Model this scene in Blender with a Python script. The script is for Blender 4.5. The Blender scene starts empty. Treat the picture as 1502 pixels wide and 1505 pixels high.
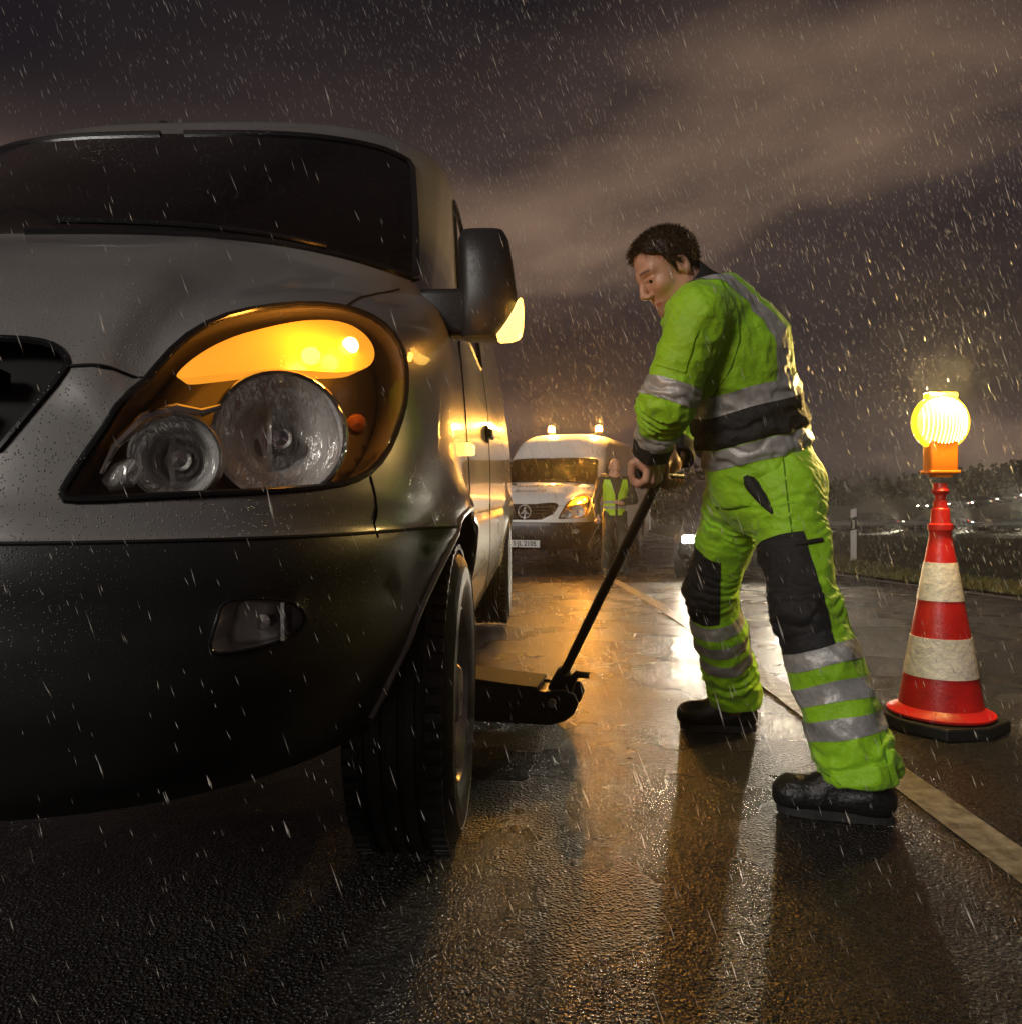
import bpy, bmesh, math, random
import numpy as np
from mathutils import Vector, Matrix
from mathutils.geometry import delaunay_2d_cdt

PI = math.pi
scn = bpy.context.scene
COL = scn.collection

# ---------------------------------------------------------------- camera
FPX, CX, HY, CAMZ = 1174.0, 751.0, 735.0, 0.88      # focal length, centre, horizon (photo pixels), lens height
cam_d = bpy.data.cameras.new('camera'); cam = bpy.data.objects.new('camera', cam_d); COL.objects.link(cam)
cam.location = (0, 0, CAMZ); cam.rotation_euler = (PI / 2, 0, 0)
cam_d.sensor_fit = 'HORIZONTAL'; cam_d.sensor_width = 36.0; cam_d.lens = 36.0 * FPX / 1502.0
cam_d.shift_y = -(752.5 - HY) / 1502.0
cam_d.clip_start = 0.05; cam_d.clip_end = 3000
scn.camera = cam

# ---------------------------------------------------------------- sun direction (soft, from upper left behind the lens)
SUN_AZ, SUN_EL = math.radians(218), math.radians(25)       # azimuth measured from +Y towards +X
sun_from = Vector((math.sin(SUN_AZ) * math.cos(SUN_EL), math.cos(SUN_AZ) * math.cos(SUN_EL), math.sin(SUN_EL)))
sd = bpy.data.lights.new('sun', 'SUN'); sun = bpy.data.objects.new('sun', sd); COL.objects.link(sun)
sd.energy = 1.05; sd.angle = math.radians(16); sd.color = (1.0, 0.95, 0.88)
sun.rotation_euler = sun_from.to_track_quat('Z', 'Y').to_euler()

# ---------------------------------------------------------------- world: night sky with lit rain clouds
w = bpy.data.worlds.new('World'); scn.world = w; w.use_nodes = True
nt = w.node_tree; N = nt.nodes; L = nt.links
for n in list(N): N.remove(n)
def wn(t, **k):
    n = N.new(t)
    for a, b in k.items(): setattr(n, a, b)
    return n
def wmath(op, a, b=None):
    n = wn('ShaderNodeMath', operation=op)
    for i, q in enumerate((a, b)):
        if q is None: continue
        if isinstance(q, (int, float)): n.inputs[i].default_value = q
        else: L.new(q, n.inputs[i])
    return n.outputs[0]
out = wn('ShaderNodeOutputWorld'); bg = wn('ShaderNodeBackground'); bg2 = wn('ShaderNodeBackground'); addsh = wn('ShaderNodeAddShader')
tc = wn('ShaderNodeTexCoord'); sep = wn('ShaderNodeSeparateXYZ'); L.new(tc.outputs['Generated'], sep.inputs[0])
zc = wmath('ADD', wmath('MAXIMUM', sep.outputs['Z'], 0.0), 0.22)
comb = wn('ShaderNodeCombineXYZ')
L.new(wmath('DIVIDE', sep.outputs['X'], zc), comb.inputs[0]); L.new(wmath('DIVIDE', sep.outputs['Y'], zc), comb.inputs[1])
comb.inputs[2].default_value = 3.7
def wnoise(sc, det, rough, dist, off):
    m = wn('ShaderNodeMapping'); m.inputs['Location'].default_value = off; m.inputs['Scale'].default_value = (sc, sc * 1.35, sc)
    L.new(comb.outputs[0], m.inputs[0])
    n = wn('ShaderNodeTexNoise'); n.inputs['Scale'].default_value = 1.0; n.inputs['Detail'].default_value = det
    n.inputs['Roughness'].default_value = rough; n.inputs['Distortion'].default_value = dist
    L.new(m.outputs[0], n.inputs['Vector']); return n.outputs['Fac']
big = wnoise(0.50, 5, 0.48, 0.30, (0.4, 1.1, 0)); fine = wnoise(0.9, 4, 0.55, 0.6, (9.1, 2.2, 5))
cr = wn('ShaderNodeValToRGB'); L.new(big, cr.inputs[0])
e = cr.color_ramp.elements
e[0].position = 0.45; e[0].color = (0.009, 0.0068, 0.0085, 1)
e[1].position = 0.67; e[1].color = (0.26, 0.165, 0.108, 1)
k = cr.color_ramp.elements.new(0.55); k.color = (0.038, 0.026, 0.023, 1)
# town glow low over the horizon, all the way round
hz = wmath('POWER', wmath('SUBTRACT', 1.0, wmath('MINIMUM', wmath('MAXIMUM', sep.outputs['Z'], 0.0), 1.0)), 6.0)
mixh = wn('ShaderNodeMix', data_type='RGBA', blend_type='ADD'); L.new(wmath('MULTIPLY', hz, fine), mixh.inputs[0])
L.new(cr.outputs[0], mixh.inputs[6]); mixh.inputs[7].default_value = (0.085, 0.058, 0.068, 1)
L.new(mixh.outputs[2], bg.inputs[0]); bg.inputs[1].default_value = 0.88
sky = wn('ShaderNodeTexSky', sky_type='NISHITA'); sky.sun_disc = False
sky.sun_elevation = SUN_EL; sky.sun_rotation = SUN_AZ
L.new(sky.outputs[0], bg2.inputs[0]); bg2.inputs[1].default_value = 0.0006
L.new(bg.outputs[0], addsh.inputs[0]); L.new(bg2.outputs[0], addsh.inputs[1]); L.new(addsh.outputs[0], out.inputs[0])

# ---------------------------------------------------------------- exposure and render settings
scn.view_settings.view_transform = 'Standard'; scn.view_settings.look = 'None'
scn.view_settings.exposure = 0.28; scn.view_settings.gamma = 1.0; scn.view_settings.use_curve_mapping = False
scn.render.engine = 'CYCLES'
scn.cycles.use_denoising = True; scn.cycles.max_bounces = 8; scn.cycles.transparent_max_bounces = 24
scn.cycles.volume_bounces = 0; scn.cycles.caustics_reflective = False; scn.cycles.caustics_refractive = False
scn.cycles.sample_clamp_indirect = 3.0; scn.cycles.blur_glossy = 0.5
rng = np.random.default_rng(7); random.seed(7)

# ---------------------------------------------------------------- helpers
def P(px, py, D):
    "photo pixel + distance -> point"
    return Vector(((px - CX) / FPX * D, D, CAMZ - (py - HY) / FPX * D))

def smooth(o, on=True):
    o.data.polygons.foreach_set('use_smooth', [on] * len(o.data.polygons))

def mesh_obj(name, verts, faces, mat=None, parent=None, sm=False, loc=None):
    me = bpy.data.meshes.new(name)
    me.from_pydata([tuple(map(float, v)) for v in verts], [], [tuple(int(i) for i in f) for f in faces])
    me.update()
    o = bpy.data.objects.new(name, me); COL.objects.link(o)
    if mat: me.materials.append(mat)
    if parent: o.parent = parent
    if loc is not None: o.location = loc
    if sm: smooth(o)
    return o

def np_obj(name, V, T, mat=None, parent=None, sm=True):
    "fast mesh from numpy arrays (triangles or quads)"
    me = bpy.data.meshes.new(name); V = np.asarray(V, np.float32); T = np.asarray(T, np.int32); k = T.shape[1]
    me.vertices.add(len(V)); me.vertices.foreach_set('co', V.ravel())
    me.loops.add(T.size); me.loops.foreach_set('vertex_index', T.ravel())
    me.polygons.add(len(T)); me.polygons.foreach_set('loop_start', np.arange(0, T.size, k, dtype=np.int32))
    me.polygons.foreach_set('loop_total', np.full(len(T), k, np.int32))
    me.update(calc_edges=True); me.validate()
    o = bpy.data.objects.new(name, me); COL.objects.link(o)
    if mat: me.materials.append(mat)
    if parent: o.parent = parent
    if sm: smooth(o)
    return o

def tag(o, label=None, cat=None, group=None, kind=None):
    if label: o['label'] = label
    if cat: o['category'] = cat
    if group: o['group'] = group
    if kind: o['kind'] = kind
    return o

def empty(name, loc=(0, 0, 0), rz=0.0, label=None, cat=None, group=None):
    o = bpy.data.objects.new(name, None); COL.objects.link(o)
    o.location = loc; o.rotation_euler = (0, 0, rz); o.empty_display_size = 0.1
    return tag(o, label, cat, group)

class MB:
    "collects shapes into one mesh"
    def __init__(s): s.v = []; s.f = []
    def add(s, verts, faces):
        b = len(s.v); s.v += [tuple(map(float, v)) for v in verts]; s.f += [tuple(i + b for i in f) for f in faces]; return s
    def box(s, c, d, M=None, bev=0.0):
        x, y, z = d[0] / 2, d[1] / 2, d[2] / 2
        if bev <= 0:
            vs = [Vector((a * x, b * y, cc * z)) for a in (-1, 1) for b in (-1, 1) for cc in (-1, 1)]
            fs = [(0, 1, 3, 2), (4, 6, 7, 5), (0, 4, 5, 1), (2, 3, 7, 6), (0, 2, 6, 4), (1, 5, 7, 3)]
        else:
            bm = bmesh.new(); bmesh.ops.create_cube(bm, size=1.0)
            for v in bm.verts: v.co = Vector((v.co.x * 2 * x, v.co.y * 2 * y, v.co.z * 2 * z))
            bmesh.ops.bevel(bm, geom=list(bm.edges), offset=bev, segments=3, affect='EDGES', profile=0.5)
            bm.verts.index_update()
            vs = [v.co.copy() for v in bm.verts]; fs = [tuple(v.index for v in f.verts) for f in bm.faces]; bm.free()
        if M is not None: vs = [M @ v for v in vs]
        return s.add([v + Vector(c) for v in vs], fs)
    def tube(s, pts, r, n=10, cap=True):
        pts = [Vector(p) for p in pts]; m = len(pts); rs = r if isinstance(r, (list, tuple)) else [r] * m
        vs = []; fs = []; prev = None
        for i, p in enumerate(pts):
            t = (pts[min(i + 1, m - 1)] - pts[max(i - 1, 0)]).normalized()
            if prev is None:
                a = Vector((0, 0, 1)) if abs(t.z) < 0.9 else Vector((1, 0, 0)); u = t.cross(a).normalized()
            else:
                u = (prev - t * prev.dot(t)).normalized()
            prev = u; w_ = t.cross(u)
            for k in range(n):
                a = 2 * PI * k / n; vs.append(p + (u * math.cos(a) + w_ * math.sin(a)) * rs[i])
        for i in range(m - 1):
            for k in range(n):
                fs.append((i * n + k, i * n + (k + 1) % n, (i + 1) * n + (k + 1) % n, (i + 1) * n + k))
        if cap: fs += [tuple(range(n - 1, -1, -1)), tuple((m - 1) * n + k for k in range(n))]
        return s.add(vs, fs)
    def lathe(s, prof, n=32, M=None, close=False):
        "prof: (radius, height) pairs, turned about local Z"
        vs = []; fs = []; m = len(prof)
        for r, z in prof:
            for k in range(n):
                a = 2 * PI * k / n; vs.append(Vector((r * math.cos(a), r * math.sin(a), z)))
        for i in range(m - 1 + (1 if close else 0)):
            j = (i + 1) % m
            for k in range(n):
                fs.append((i * n + k, i * n + (k + 1) % n, j * n + (k + 1) % n, j * n + k))
        if M is not None: vs = [M @ v for v in vs]
        return s.add(vs, fs)
    def prism(s, poly, d0, d1, fn):
        "extrude a 2D polygon between depths; fn(a,b,d)->point"
        n = len(poly)
        vs = [fn(a, b, d0) for a, b in poly] + [fn(a, b, d1) for a, b in poly]
        fs = [tuple(range(n - 1, -1, -1)), tuple(range(n, 2 * n))] + [(i, (i + 1) % n, n + (i + 1) % n, n + i) for i in range(n)]
        return s.add(vs, fs)
    def build(s, name, mat=None, parent=None, sm=False, loc=None, bevel=0.0, fix=True):
        o = mesh_obj(name, s.v, s.f, mat, parent, False, loc)
        if fix:
            bm = bmesh.new(); bm.from_mesh(o.data); bmesh.ops.recalc_face_normals(bm, faces=list(bm.faces))
            if bevel > 0: bmesh.ops.bevel(bm, geom=[e for e in bm.edges if e.is_manifold and e.calc_face_angle(0) > 0.5], offset=bevel, segments=2, affect='EDGES', profile=0.6)
            bm.to_mesh(o.data); bm.free()
        if sm: smooth(o); o.data.set_sharp_from_angle(angle=math.radians(38))
        return o

def frame(z, x=None):
    "rotation matrix whose Z axis is z"
    z = Vector(z).normalized(); a = Vector(x) if x is not None else (Vector((0, 0, 1)) if abs(z.z) < 0.9 else Vector((1, 0, 0)))
    y = z.cross(a).normalized(); x_ = y.cross(z)
    return Matrix((x_, y, z)).transposed()

# ---------------------------------------------------------------- materials
def mat(name, base=(0.5, 0.5, 0.5), rough=0.5, metal=0.0, var=0.0, vscale=8.0, bump=0.0, bscale=60.0, bdet=4.0,
        coat=0.0, spec=None, emit=None, estr=0.0, drops=0.0, dscale=220.0, rvar=0.0, sheen=0.0, alpha=None, sss=0.0, coords='Object'):
    m = bpy.data.materials.new(name); m.use_nodes = True
    t = m.node_tree; b = t.nodes['Principled BSDF']; lk = t.links
    b.inputs['Base Color'].default_value = (*base, 1); b.inputs['Roughness'].default_value = rough; b.inputs['Metallic'].default_value = metal
    if coat: b.inputs['Coat Weight'].default_value = coat; b.inputs['Coat Roughness'].default_value = 0.05
    if spec is not None: b.inputs['Specular IOR Level'].default_value = spec
    if sheen: b.inputs['Sheen Weight'].default_value = sheen
    if alpha is not None: b.inputs['Alpha'].default_value = alpha
    if sss: b.inputs['Subsurface Weight'].default_value = sss; b.inputs['Subsurface Radius'].default_value = (0.012, 0.004, 0.002); b.inputs['Subsurface Scale'].default_value = 1.0
    if emit: b.inputs['Emission Color'].default_value = (*emit, 1); b.inputs['Emission Strength'].default_value = estr
    tcn = t.nodes.new('ShaderNodeTexCoord'); src = tcn.outputs[coords]
    def noise(sc, det=4.0, ro=0.55):
        n = t.nodes.new('ShaderNodeTexNoise'); n.inputs['Scale'].default_value = sc; n.inputs['Detail'].default_value = det
        n.inputs['Roughness'].default_value = ro; lk.new(src, n.inputs['Vector']); return n.outputs['Fac']
    if var or rvar:
        f = noise(vscale, 6)
        if var:
            mr = t.nodes.new('ShaderNodeMapRange'); lk.new(f, mr.inputs[0])
            mr.inputs[1].default_value = 0.3; mr.inputs[2].default_value = 0.7; mr.inputs[3].default_value = 1 - var; mr.inputs[4].default_value = 1 + var
            vm = t.nodes.new('ShaderNodeVectorMath'); vm.operation = 'SCALE'; vm.inputs[0].default_value = base; lk.new(mr.outputs[0], vm.inputs['Scale'])
            lk.new(vm.outputs[0], b.inputs['Base Color'])
        if rvar:
            mr = t.nodes.new('ShaderNodeMapRange'); lk.new(f, mr.inputs[0])
            mr.inputs[1].default_value = 0.3; mr.inputs[2].default_value = 0.7; mr.inputs[3].default_value = max(0.02, rough - rvar); mr.inputs[4].default_value = min(1, rough + rvar)
            lk.new(mr.outputs[0], b.inputs['Roughness'])
    last = None
    if bump:
        bn = t.nodes.new('ShaderNodeBump'); bn.inputs['Strength'].default_value = bump; bn.inputs['Distance'].default_value = 0.01
        lk.new(noise(bscale, bdet), bn.inputs['Height']); last = bn
    if drops:                                                      # rain beads: small raised domes, uneven in size
        vo = t.nodes.new('ShaderNodeTexVoronoi'); vo.inputs['Scale'].default_value = dscale; lk.new(src, vo.inputs['Vector'])
        mr = t.nodes.new('ShaderNodeMapRange'); mr.interpolation_type = 'SMOOTHSTEP'
        lk.new(vo.outputs['Distance'], mr.inputs[0]); mr.inputs[1].default_value = 0.42; mr.inputs[2].default_value = 0.05; mr.inputs[3].default_value = 0; mr.inputs[4].default_value = 1
        sp = t.nodes.new('ShaderNodeSeparateColor'); lk.new(vo.outputs['Color'], sp.inputs[0])
        gt = t.nodes.new('ShaderNodeMath'); gt.operation = 'GREATER_THAN'; lk.new(sp.outputs[0], gt.inputs[0]); gt.inputs[1].default_value = 0.77
        ml = t.nodes.new('ShaderNodeMath'); ml.operation = 'MULTIPLY'; lk.new(gt.outputs[0], ml.inputs[0]); lk.new(mr.outputs[0], ml.inputs[1])
        bn = t.nodes.new('ShaderNodeBump'); bn.inputs['Strength'].default_value = drops; bn.inputs['Distance'].default_value = 0.004
        lk.new(ml.outputs[0], bn.inputs['Height'])
        if last: lk.new(last.outputs[0], bn.inputs['Normal'])
        last = bn
    if last: lk.new(last.outputs[0], b.inputs['Normal'])
    if last and coat: lk.new(last.outputs[0], b.inputs['Coat Normal'])
    return m

def glass(name, tint=(0.6, 0.6, 0.6), rough=0.02, drops=0.5, ior=1.5, dscale=160.0):
    "thin pane: see-through with fresnel reflection and rain beads"
    m = bpy.data.materials.new(name); m.use_nodes = True; t = m.node_tree; lk = t.links
    for n in list(t.nodes): t.nodes.remove(n)
    o = t.nodes.new('ShaderNodeOutputMaterial'); mx = t.nodes.new('ShaderNodeMixShader')
    tr = t.nodes.new('ShaderNodeBsdfTransparent'); tr.inputs[0].default_value = (*tint, 1)
    gl = t.nodes.new('ShaderNodeBsdfGlossy'); gl.inputs['Roughness'].default_value = rough; gl.inputs[0].default_value = (1, 1, 1, 1)
    lw = t.nodes.new('ShaderNodeLayerWeight'); lw.inputs['Blend'].default_value = 0.5; r0 = ((ior - 1) / (ior + 1)) ** 2
    pw = t.nodes.new('ShaderNodeMath'); pw.operation = 'POWER'; lk.new(lw.outputs['Facing'], pw.inputs[0]); pw.inputs[1].default_value = 5.0
    fr = t.nodes.new('ShaderNodeMath'); fr.operation = 'MULTIPLY_ADD'; lk.new(pw.outputs[0], fr.inputs[0]); fr.inputs[1].default_value = 1 - r0; fr.inputs[2].default_value = r0
    if drops:
        tcn = t.nodes.new('ShaderNodeTexCoord'); vo = t.nodes.new('ShaderNodeTexVoronoi'); vo.inputs['Scale'].default_value = dscale
        lk.new(tcn.outputs['Object'], vo.inputs['Vector'])
        mr = t.nodes.new('ShaderNodeMapRange'); lk.new(vo.outputs['Distance'], mr.inputs[0]); mr.inputs[1].default_value = 0.4; mr.inputs[2].default_value = 0.05
        sp = t.nodes.new('ShaderNodeSeparateColor'); lk.new(vo.outputs['Color'], sp.inputs[0])
        gt = t.nodes.new('ShaderNodeMath'); gt.operation = 'GREATER_THAN'; lk.new(sp.outputs[0], gt.inputs[0]); gt.inputs[1].default_value = 0.8
        ml = t.nodes.new('ShaderNodeMath'); ml.operation = 'MULTIPLY'; lk.new(gt.outputs[0], ml.inputs[0]); lk.new(mr.outputs[0], ml.inputs[1])
        bn = t.nodes.new('ShaderNodeBump'); bn.inputs['Strength'].default_value = drops; bn.inputs['Distance'].default_value = 0.004
        lk.new(ml.outputs[0], bn.inputs['Height']); lk.new(bn.outputs[0], gl.inputs['Normal']); lk.new(bn.outputs[0], lw.inputs['Normal'])
    lk.new(fr.outputs[0], mx.inputs[0]); lk.new(tr.outputs[0], mx.inputs[1]); lk.new(gl.outputs[0], mx.inputs[2]); lk.new(mx.outputs[0], o.inputs[0])
    return m

def emitter(name, col, strength, base=None):
    return mat(name, base or col, 0.25, emit=col, estr=strength)

M = {}
M['silver'] = mat('silver_paint', (0.34, 0.325, 0.31), 0.33, 0.28, coat=0.8, drops=0.7, dscale=280, rvar=0.06, var=0.07, vscale=3.5)
M['white'] = mat('white_paint', (0.78, 0.77, 0.75), 0.35, 0.0, coat=0.5, var=0.04, vscale=3)
M['plastic'] = mat('black_plastic', (0.022, 0.022, 0.022), 0.36, var=0.25, vscale=6, bump=0.10, bscale=420, drops=0.3, dscale=260)
M['plastic_smooth'] = mat('black_gloss_plastic', (0.012, 0.012, 0.013), 0.2, drops=0.3)
M['rubber'] = mat('tyre_rubber', (0.018, 0.018, 0.018), 0.42, var=0.3, vscale=20, bump=0.25, bscale=150)
M['seam'] = mat('seam_shadow_gap', (0.004, 0.004, 0.004), 0.7)
M['dark'] = mat('dark_underbody', (0.008, 0.008, 0.008), 0.8)
M['steel'] = mat('wheel_steel', (0.42, 0.41, 0.40), 0.32, 0.85, var=0.15, vscale=20, rvar=0.1)
M['chrome'] = mat('chrome', (0.82, 0.82, 0.82), 0.06, 1.0)
M['reflector'] = mat('lamp_reflector', (0.92, 0.91, 0.90), 0.22, 0.30, coat=1.0)
def streak(m, sc, strength):
    "drawn-metal optics: relief stretched along the lamp's upright axis"
    t = m.node_tree; lk = t.links; tc_ = t.nodes.new('ShaderNodeTexCoord'); mp = t.nodes.new('ShaderNodeMapping'); mp.inputs['Scale'].default_value = sc; lk.new(tc_.outputs['Object'], mp.inputs[0])
    nz = t.nodes.new('ShaderNodeTexNoise'); nz.inputs['Scale'].default_value = 1.0; nz.inputs['Detail'].default_value = 3; nz.inputs['Distortion'].default_value = 0.8; lk.new(mp.outputs[0], nz.inputs['Vector'])
    bn = t.nodes.new('ShaderNodeBump'); bn.inputs['Strength'].default_value = strength; bn.inputs['Distance'].default_value = 0.02; lk.new(nz.outputs['Fac'], bn.inputs['Height']); lk.new(bn.outputs[0], t.nodes['Principled BSDF'].inputs['Normal']); lk.new(bn.outputs[0], t.nodes['Principled BSDF'].inputs['Coat Normal'])
streak(M['reflector'], (110, 60, 30), 0.45)
M['fog_reflector'] = mat('fog_lamp_reflector', (0.93, 0.93, 0.93), 0.18, 0.05, coat=1.0)
M['lamp_housing'] = mat('lamp_housing', (0.24, 0.22, 0.20), 0.28, 0.45)
M['glass'] = glass('windscreen_glass', (0.16, 0.16, 0.155), 0.03, 0.35, 1.36)
M['lens'] = glass('headlamp_lens', (0.93, 0.92, 0.90), 0.03, 0.30, 1.42)
M['amber_lens'] = emitter('lit_amber_lens', (1.0, 0.36, 0.025), 0.85)
M['amber_bulb'] = emitter('amber_bulb', (1.0, 0.62, 0.18), 9.0)
M['amber_dim'] = mat('amber_plastic', (0.75, 0.20, 0.02), 0.2)
M['cabin'] = mat('cabin_trim', (0.03, 0.03, 0.032), 0.7)
# ================================================================ ground, road, fields
def sst(a, b, x):
    t = np.clip((np.asarray(x, float) - a) / (b - a), 0, 1); return t * t * (3 - 2 * t)
def gz(x, y):
    "height of the land: level by the van, a dip beyond, a wooded rise far right"
    x = np.asarray(x, float); y = np.asarray(y, float)
    z = -0.28 * sst(4.6, 14.0, y) - 0.30 * sst(14, 45, y)
    z = z - 0.9 * sst(8, 22, x) * sst(20, 55, y) * (1 - sst(70, 110, y))          # hollow with the crossing road
    z = z + 5.2 * sst(52, 105, x) * sst(70, 125, y) + 0.9 * sst(30, 60, x) * sst(85, 130, y)
    z = z + 0.05 * np.sin(x * 0.7 + y * 0.31) * sst(6.5, 9, x)
    return z
def sheet(name, xs, ys, dz, m, kind='structure', zf=None):
    X, Y = np.meshgrid(xs, ys); Z = (zf or gz)(X, Y) + dz
    V = np.stack([X, Y, Z], -1).reshape(-1, 3); nx, ny = len(xs), len(ys)
    i = np.arange(ny - 1)[:, None] * nx + np.arange(nx - 1)[None]
    F = np.stack([i, i + 1, i + nx + 1, i + nx], -1).reshape(-1, 4)
    o = np_obj(name, V, F, m); tag(o, kind=kind); return o

def asphalt_mat():
    m = bpy.data.materials.new('wet_asphalt'); m.use_nodes = True; t = m.node_tree; lk = t.links; b = t.nodes['Principled BSDF']
    tcn = t.nodes.new('ShaderNodeTexCoord'); src = tcn.outputs['Object']
    def noise(sc, det=3, ro=0.5):
        n = t.nodes.new('ShaderNodeTexNoise'); n.inputs['Scale'].default_value = sc; n.inputs['Detail'].default_value = det; n.inputs['Roughness'].default_value = ro
        lk.new(src, n.inputs['Vector']); return n.outputs['Fac']
    def mr(s, a, b_, c, d, sm=False):
        n = t.nodes.new('ShaderNodeMapRange'); lk.new(s, n.inputs[0]); n.inputs[1].default_value = a; n.inputs[2].default_value = b_; n.inputs[3].default_value = c; n.inputs[4].default_value = d
        if sm: n.interpolation_type = 'SMOOTHSTEP'
        return n.outputs[0]
    def mth(op, a, b_):
        n = t.nodes.new('ShaderNodeMath'); n.operation = op
        for i, q in enumerate((a, b_)):
            if isinstance(q, (int, float)): n.inputs[i].default_value = q
            else: lk.new(q, n.inputs[i])
        return n.outputs[0]
    vo = t.nodes.new('ShaderNodeTexVoronoi'); vo.inputs['Scale'].default_value = 105; vo.inputs['Randomness'].default_value = 1.0; lk.new(src, vo.inputs['Vector'])
    vo2 = t.nodes.new('ShaderNodeTexVoronoi'); vo2.inputs['Scale'].default_value = 210; lk.new(src, vo2.inputs['Vector'])
    sc_ = t.nodes.new('ShaderNodeSeparateColor'); lk.new(vo.outputs['Color'], sc_.inputs[0]); rnd = sc_.outputs[0]
    stone = mth('MULTIPLY', mr(vo.outputs['Distance'], 0.1, 0.60, 1, 0, True), mr(rnd, 0, 1, 0.25, 1.0))
    stone = mth('ADD', stone, mth('MULTIPLY', vo2.outputs['Distance'], -0.25))
    wet = noise(1.6, 4)                                                   # patches where the water stands
    colr = t.nodes.new('ShaderNodeValToRGB'); lk.new(mth('MULTIPLY', rnd, mr(noise(0.8, 5), 0.3, 0.7, 0.5, 1.1)), colr.inputs[0])
    colr.color_ramp.elements[0].color = (0.006, 0.0055, 0.005, 1); colr.color_ramp.elements[1].color = (0.050, 0.044, 0.038, 1)
    lk.new(colr.outputs[0], b.inputs['Base Color'])
    pud = mr(noise(0.75, 4), 0.60, 0.70, 0, 1, True)
    lk.new(mth('SUBTRACT', mr(wet, 0.30, 0.70, 0.22, 0.33), mth('MULTIPLY', pud, 0.05)), b.inputs['Roughness'])
    b.inputs['Specular IOR Level'].default_value = 0.42
    bn = t.nodes.new('ShaderNodeBump'); bn.inputs['Distance'].default_value = 0.024
    lk.new(mth('SUBTRACT', mr(wet, 0.30, 0.70, 0.85, 1.0), mth('MULTIPLY', pud, 0.22)), bn.inputs['Strength']); lk.new(stone, bn.inputs['Height']); lk.new(bn.outputs[0], b.inputs['Normal'])
    return m
M['asphalt'] = asphalt_mat()
M['field'] = mat('field_earth', (0.040, 0.034, 0.018), 0.85, var=0.5, vscale=0.35, bump=0.8, bscale=9)
M['verge'] = mat('verge_earth', (0.050, 0.042, 0.018), 0.9, var=0.4, vscale=3, bump=0.8, bscale=30)
M['line'] = mat('worn_road_paint', (0.20, 0.19, 0.175), 0.35, var=0.8, vscale=24, bump=0.6, bscale=220)

xs = np.unique(np.concatenate([np.linspace(-300, -8, 14), np.linspace(-8, 30, 60), np.linspace(30, 130, 50), np.linspace(130, 420, 14)]))
ys = np.unique(np.concatenate([np.linspace(-60, -4, 6), np.linspace(-4, 60, 110), np.linspace(60, 150, 45), np.linspace(150, 900, 14)]))
gfield = lambda x, y: gz(x, y) - 0.10 * sst(-6, -5, x) * (1 - sst(6.6, 7.2, x)) * (1 - sst(120, 150, y))      # lies lower under the road bed
ground = sheet('ground', xs, ys, -0.012, M['field'], zf=gfield)
ROAD_L, ROAD_R = -4.2, 5.15
def road_bend(y): return 0.9 * (sst(0, 40, y) ** 1.0) - 0.18
road_y = np.unique(np.concatenate([np.linspace(-4, 20, 90), np.linspace(20, 150, 60)]))
def strip(name, off, width, y0, y1, dz, m, zone=None):
    y = road_y[(road_y >= y0) & (road_y <= y1)]
    n = 14 if width > 2 else 2; uu = np.linspace(0, 1, n)
    X = (off + road_bend(y) * 1.0)[:, None] + uu[None] * width; Y = np.repeat(y[:, None], n, 1)
    V = np.stack([X, Y, gz(np.minimum(X, 6.4), Y) + dz], -1).reshape(-1, 3); i = np.arange(len(y) - 1)[:, None] * n + np.arange(n - 1)[None]
    o = np_obj(name, V, np.stack([i, i + 1, i + n + 1, i + n], -1).reshape(-1, 4), m); tag(o, kind='structure'); return o
road = strip('road', ROAD_L, ROAD_R - ROAD_L, -4, 150, 0.0, M['asphalt'])
strip('lane_marking', 1.34, 0.12, -4, 150, 0.004, M['line'])
strip('edge_marking', 4.86, 0.13, -4, 150, 0.004, M['line'])
strip('edge_marking', -4.02, 0.13, -4, 150, 0.004, M['line'])
verge = strip('verge', ROAD_R + 0.004, 1.5, 2, 60, 0.012, M['verge'])
# crossing road in the hollow to the right
xr = np.linspace(9, 120, 60); cy = lambda x: 62 + 0.02 * (x - 9)
V = []; 
for x in xr:
    for d in (-3.0, 0, 3.0): V.append((x, cy(x) + d, float(gz(x, cy(x) + d)) + 0.03))
F = [(3 * i + j, 3 * i + j + 3, 3 * i + j + 4, 3 * i + j + 1) for i in range(len(xr) - 1) for j in range(2)]
tag(mesh_obj('crossing_road', V, F, M['asphalt'], None, True), kind='structure')

# grass on the verge
def blades(name, n, zone, hmin, hmax, m, wd=0.006):
    px_ = rng.uniform(0, 1, n); py_ = rng.uniform(0, 1, n); x, y = zone(px_, py_); z = gz(np.minimum(x, 6.4), y)
    h = rng.uniform(hmin, hmax, n); a = rng.uniform(0, 2 * PI, n); ln = rng.uniform(0.1, 0.7, n) * h; b = a + rng.normal(0, 0.8, n)
    base = np.stack([x, y, z], -1); s = np.stack([np.cos(a), np.sin(a), 0 * a], -1) * wd; tip = np.stack([np.cos(b) * ln, np.sin(b) * ln, h], -1); mid = tip * np.array([0.35, 0.35, 0.6])
    V = np.stack([base - s, base + s, base + mid + s * 0.7, base + mid - s * 0.7, base + tip], 1).reshape(-1, 3); i = np.arange(n)[:, None] * 5
    T = np.concatenate([i + np.array([0, 1, 2]), i + np.array([0, 2, 3]), i + np.array([3, 2, 4])], 0)
    return np_obj(name, V, T, m, sm=False)
M['grass'] = mat('wet_grass', (0.13, 0.115, 0.03), 0.45, var=0.5, vscale=4)
M['grass_dark'] = mat('field_grass', (0.055, 0.05, 0.02), 0.5, var=0.5, vscale=2)
def vz(a, b):
    y = 4.5 + 26 * a ** 1.5; return ROAD_R + road_bend(y) + 0.03 + 1.3 * b ** 1.6, y
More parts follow.
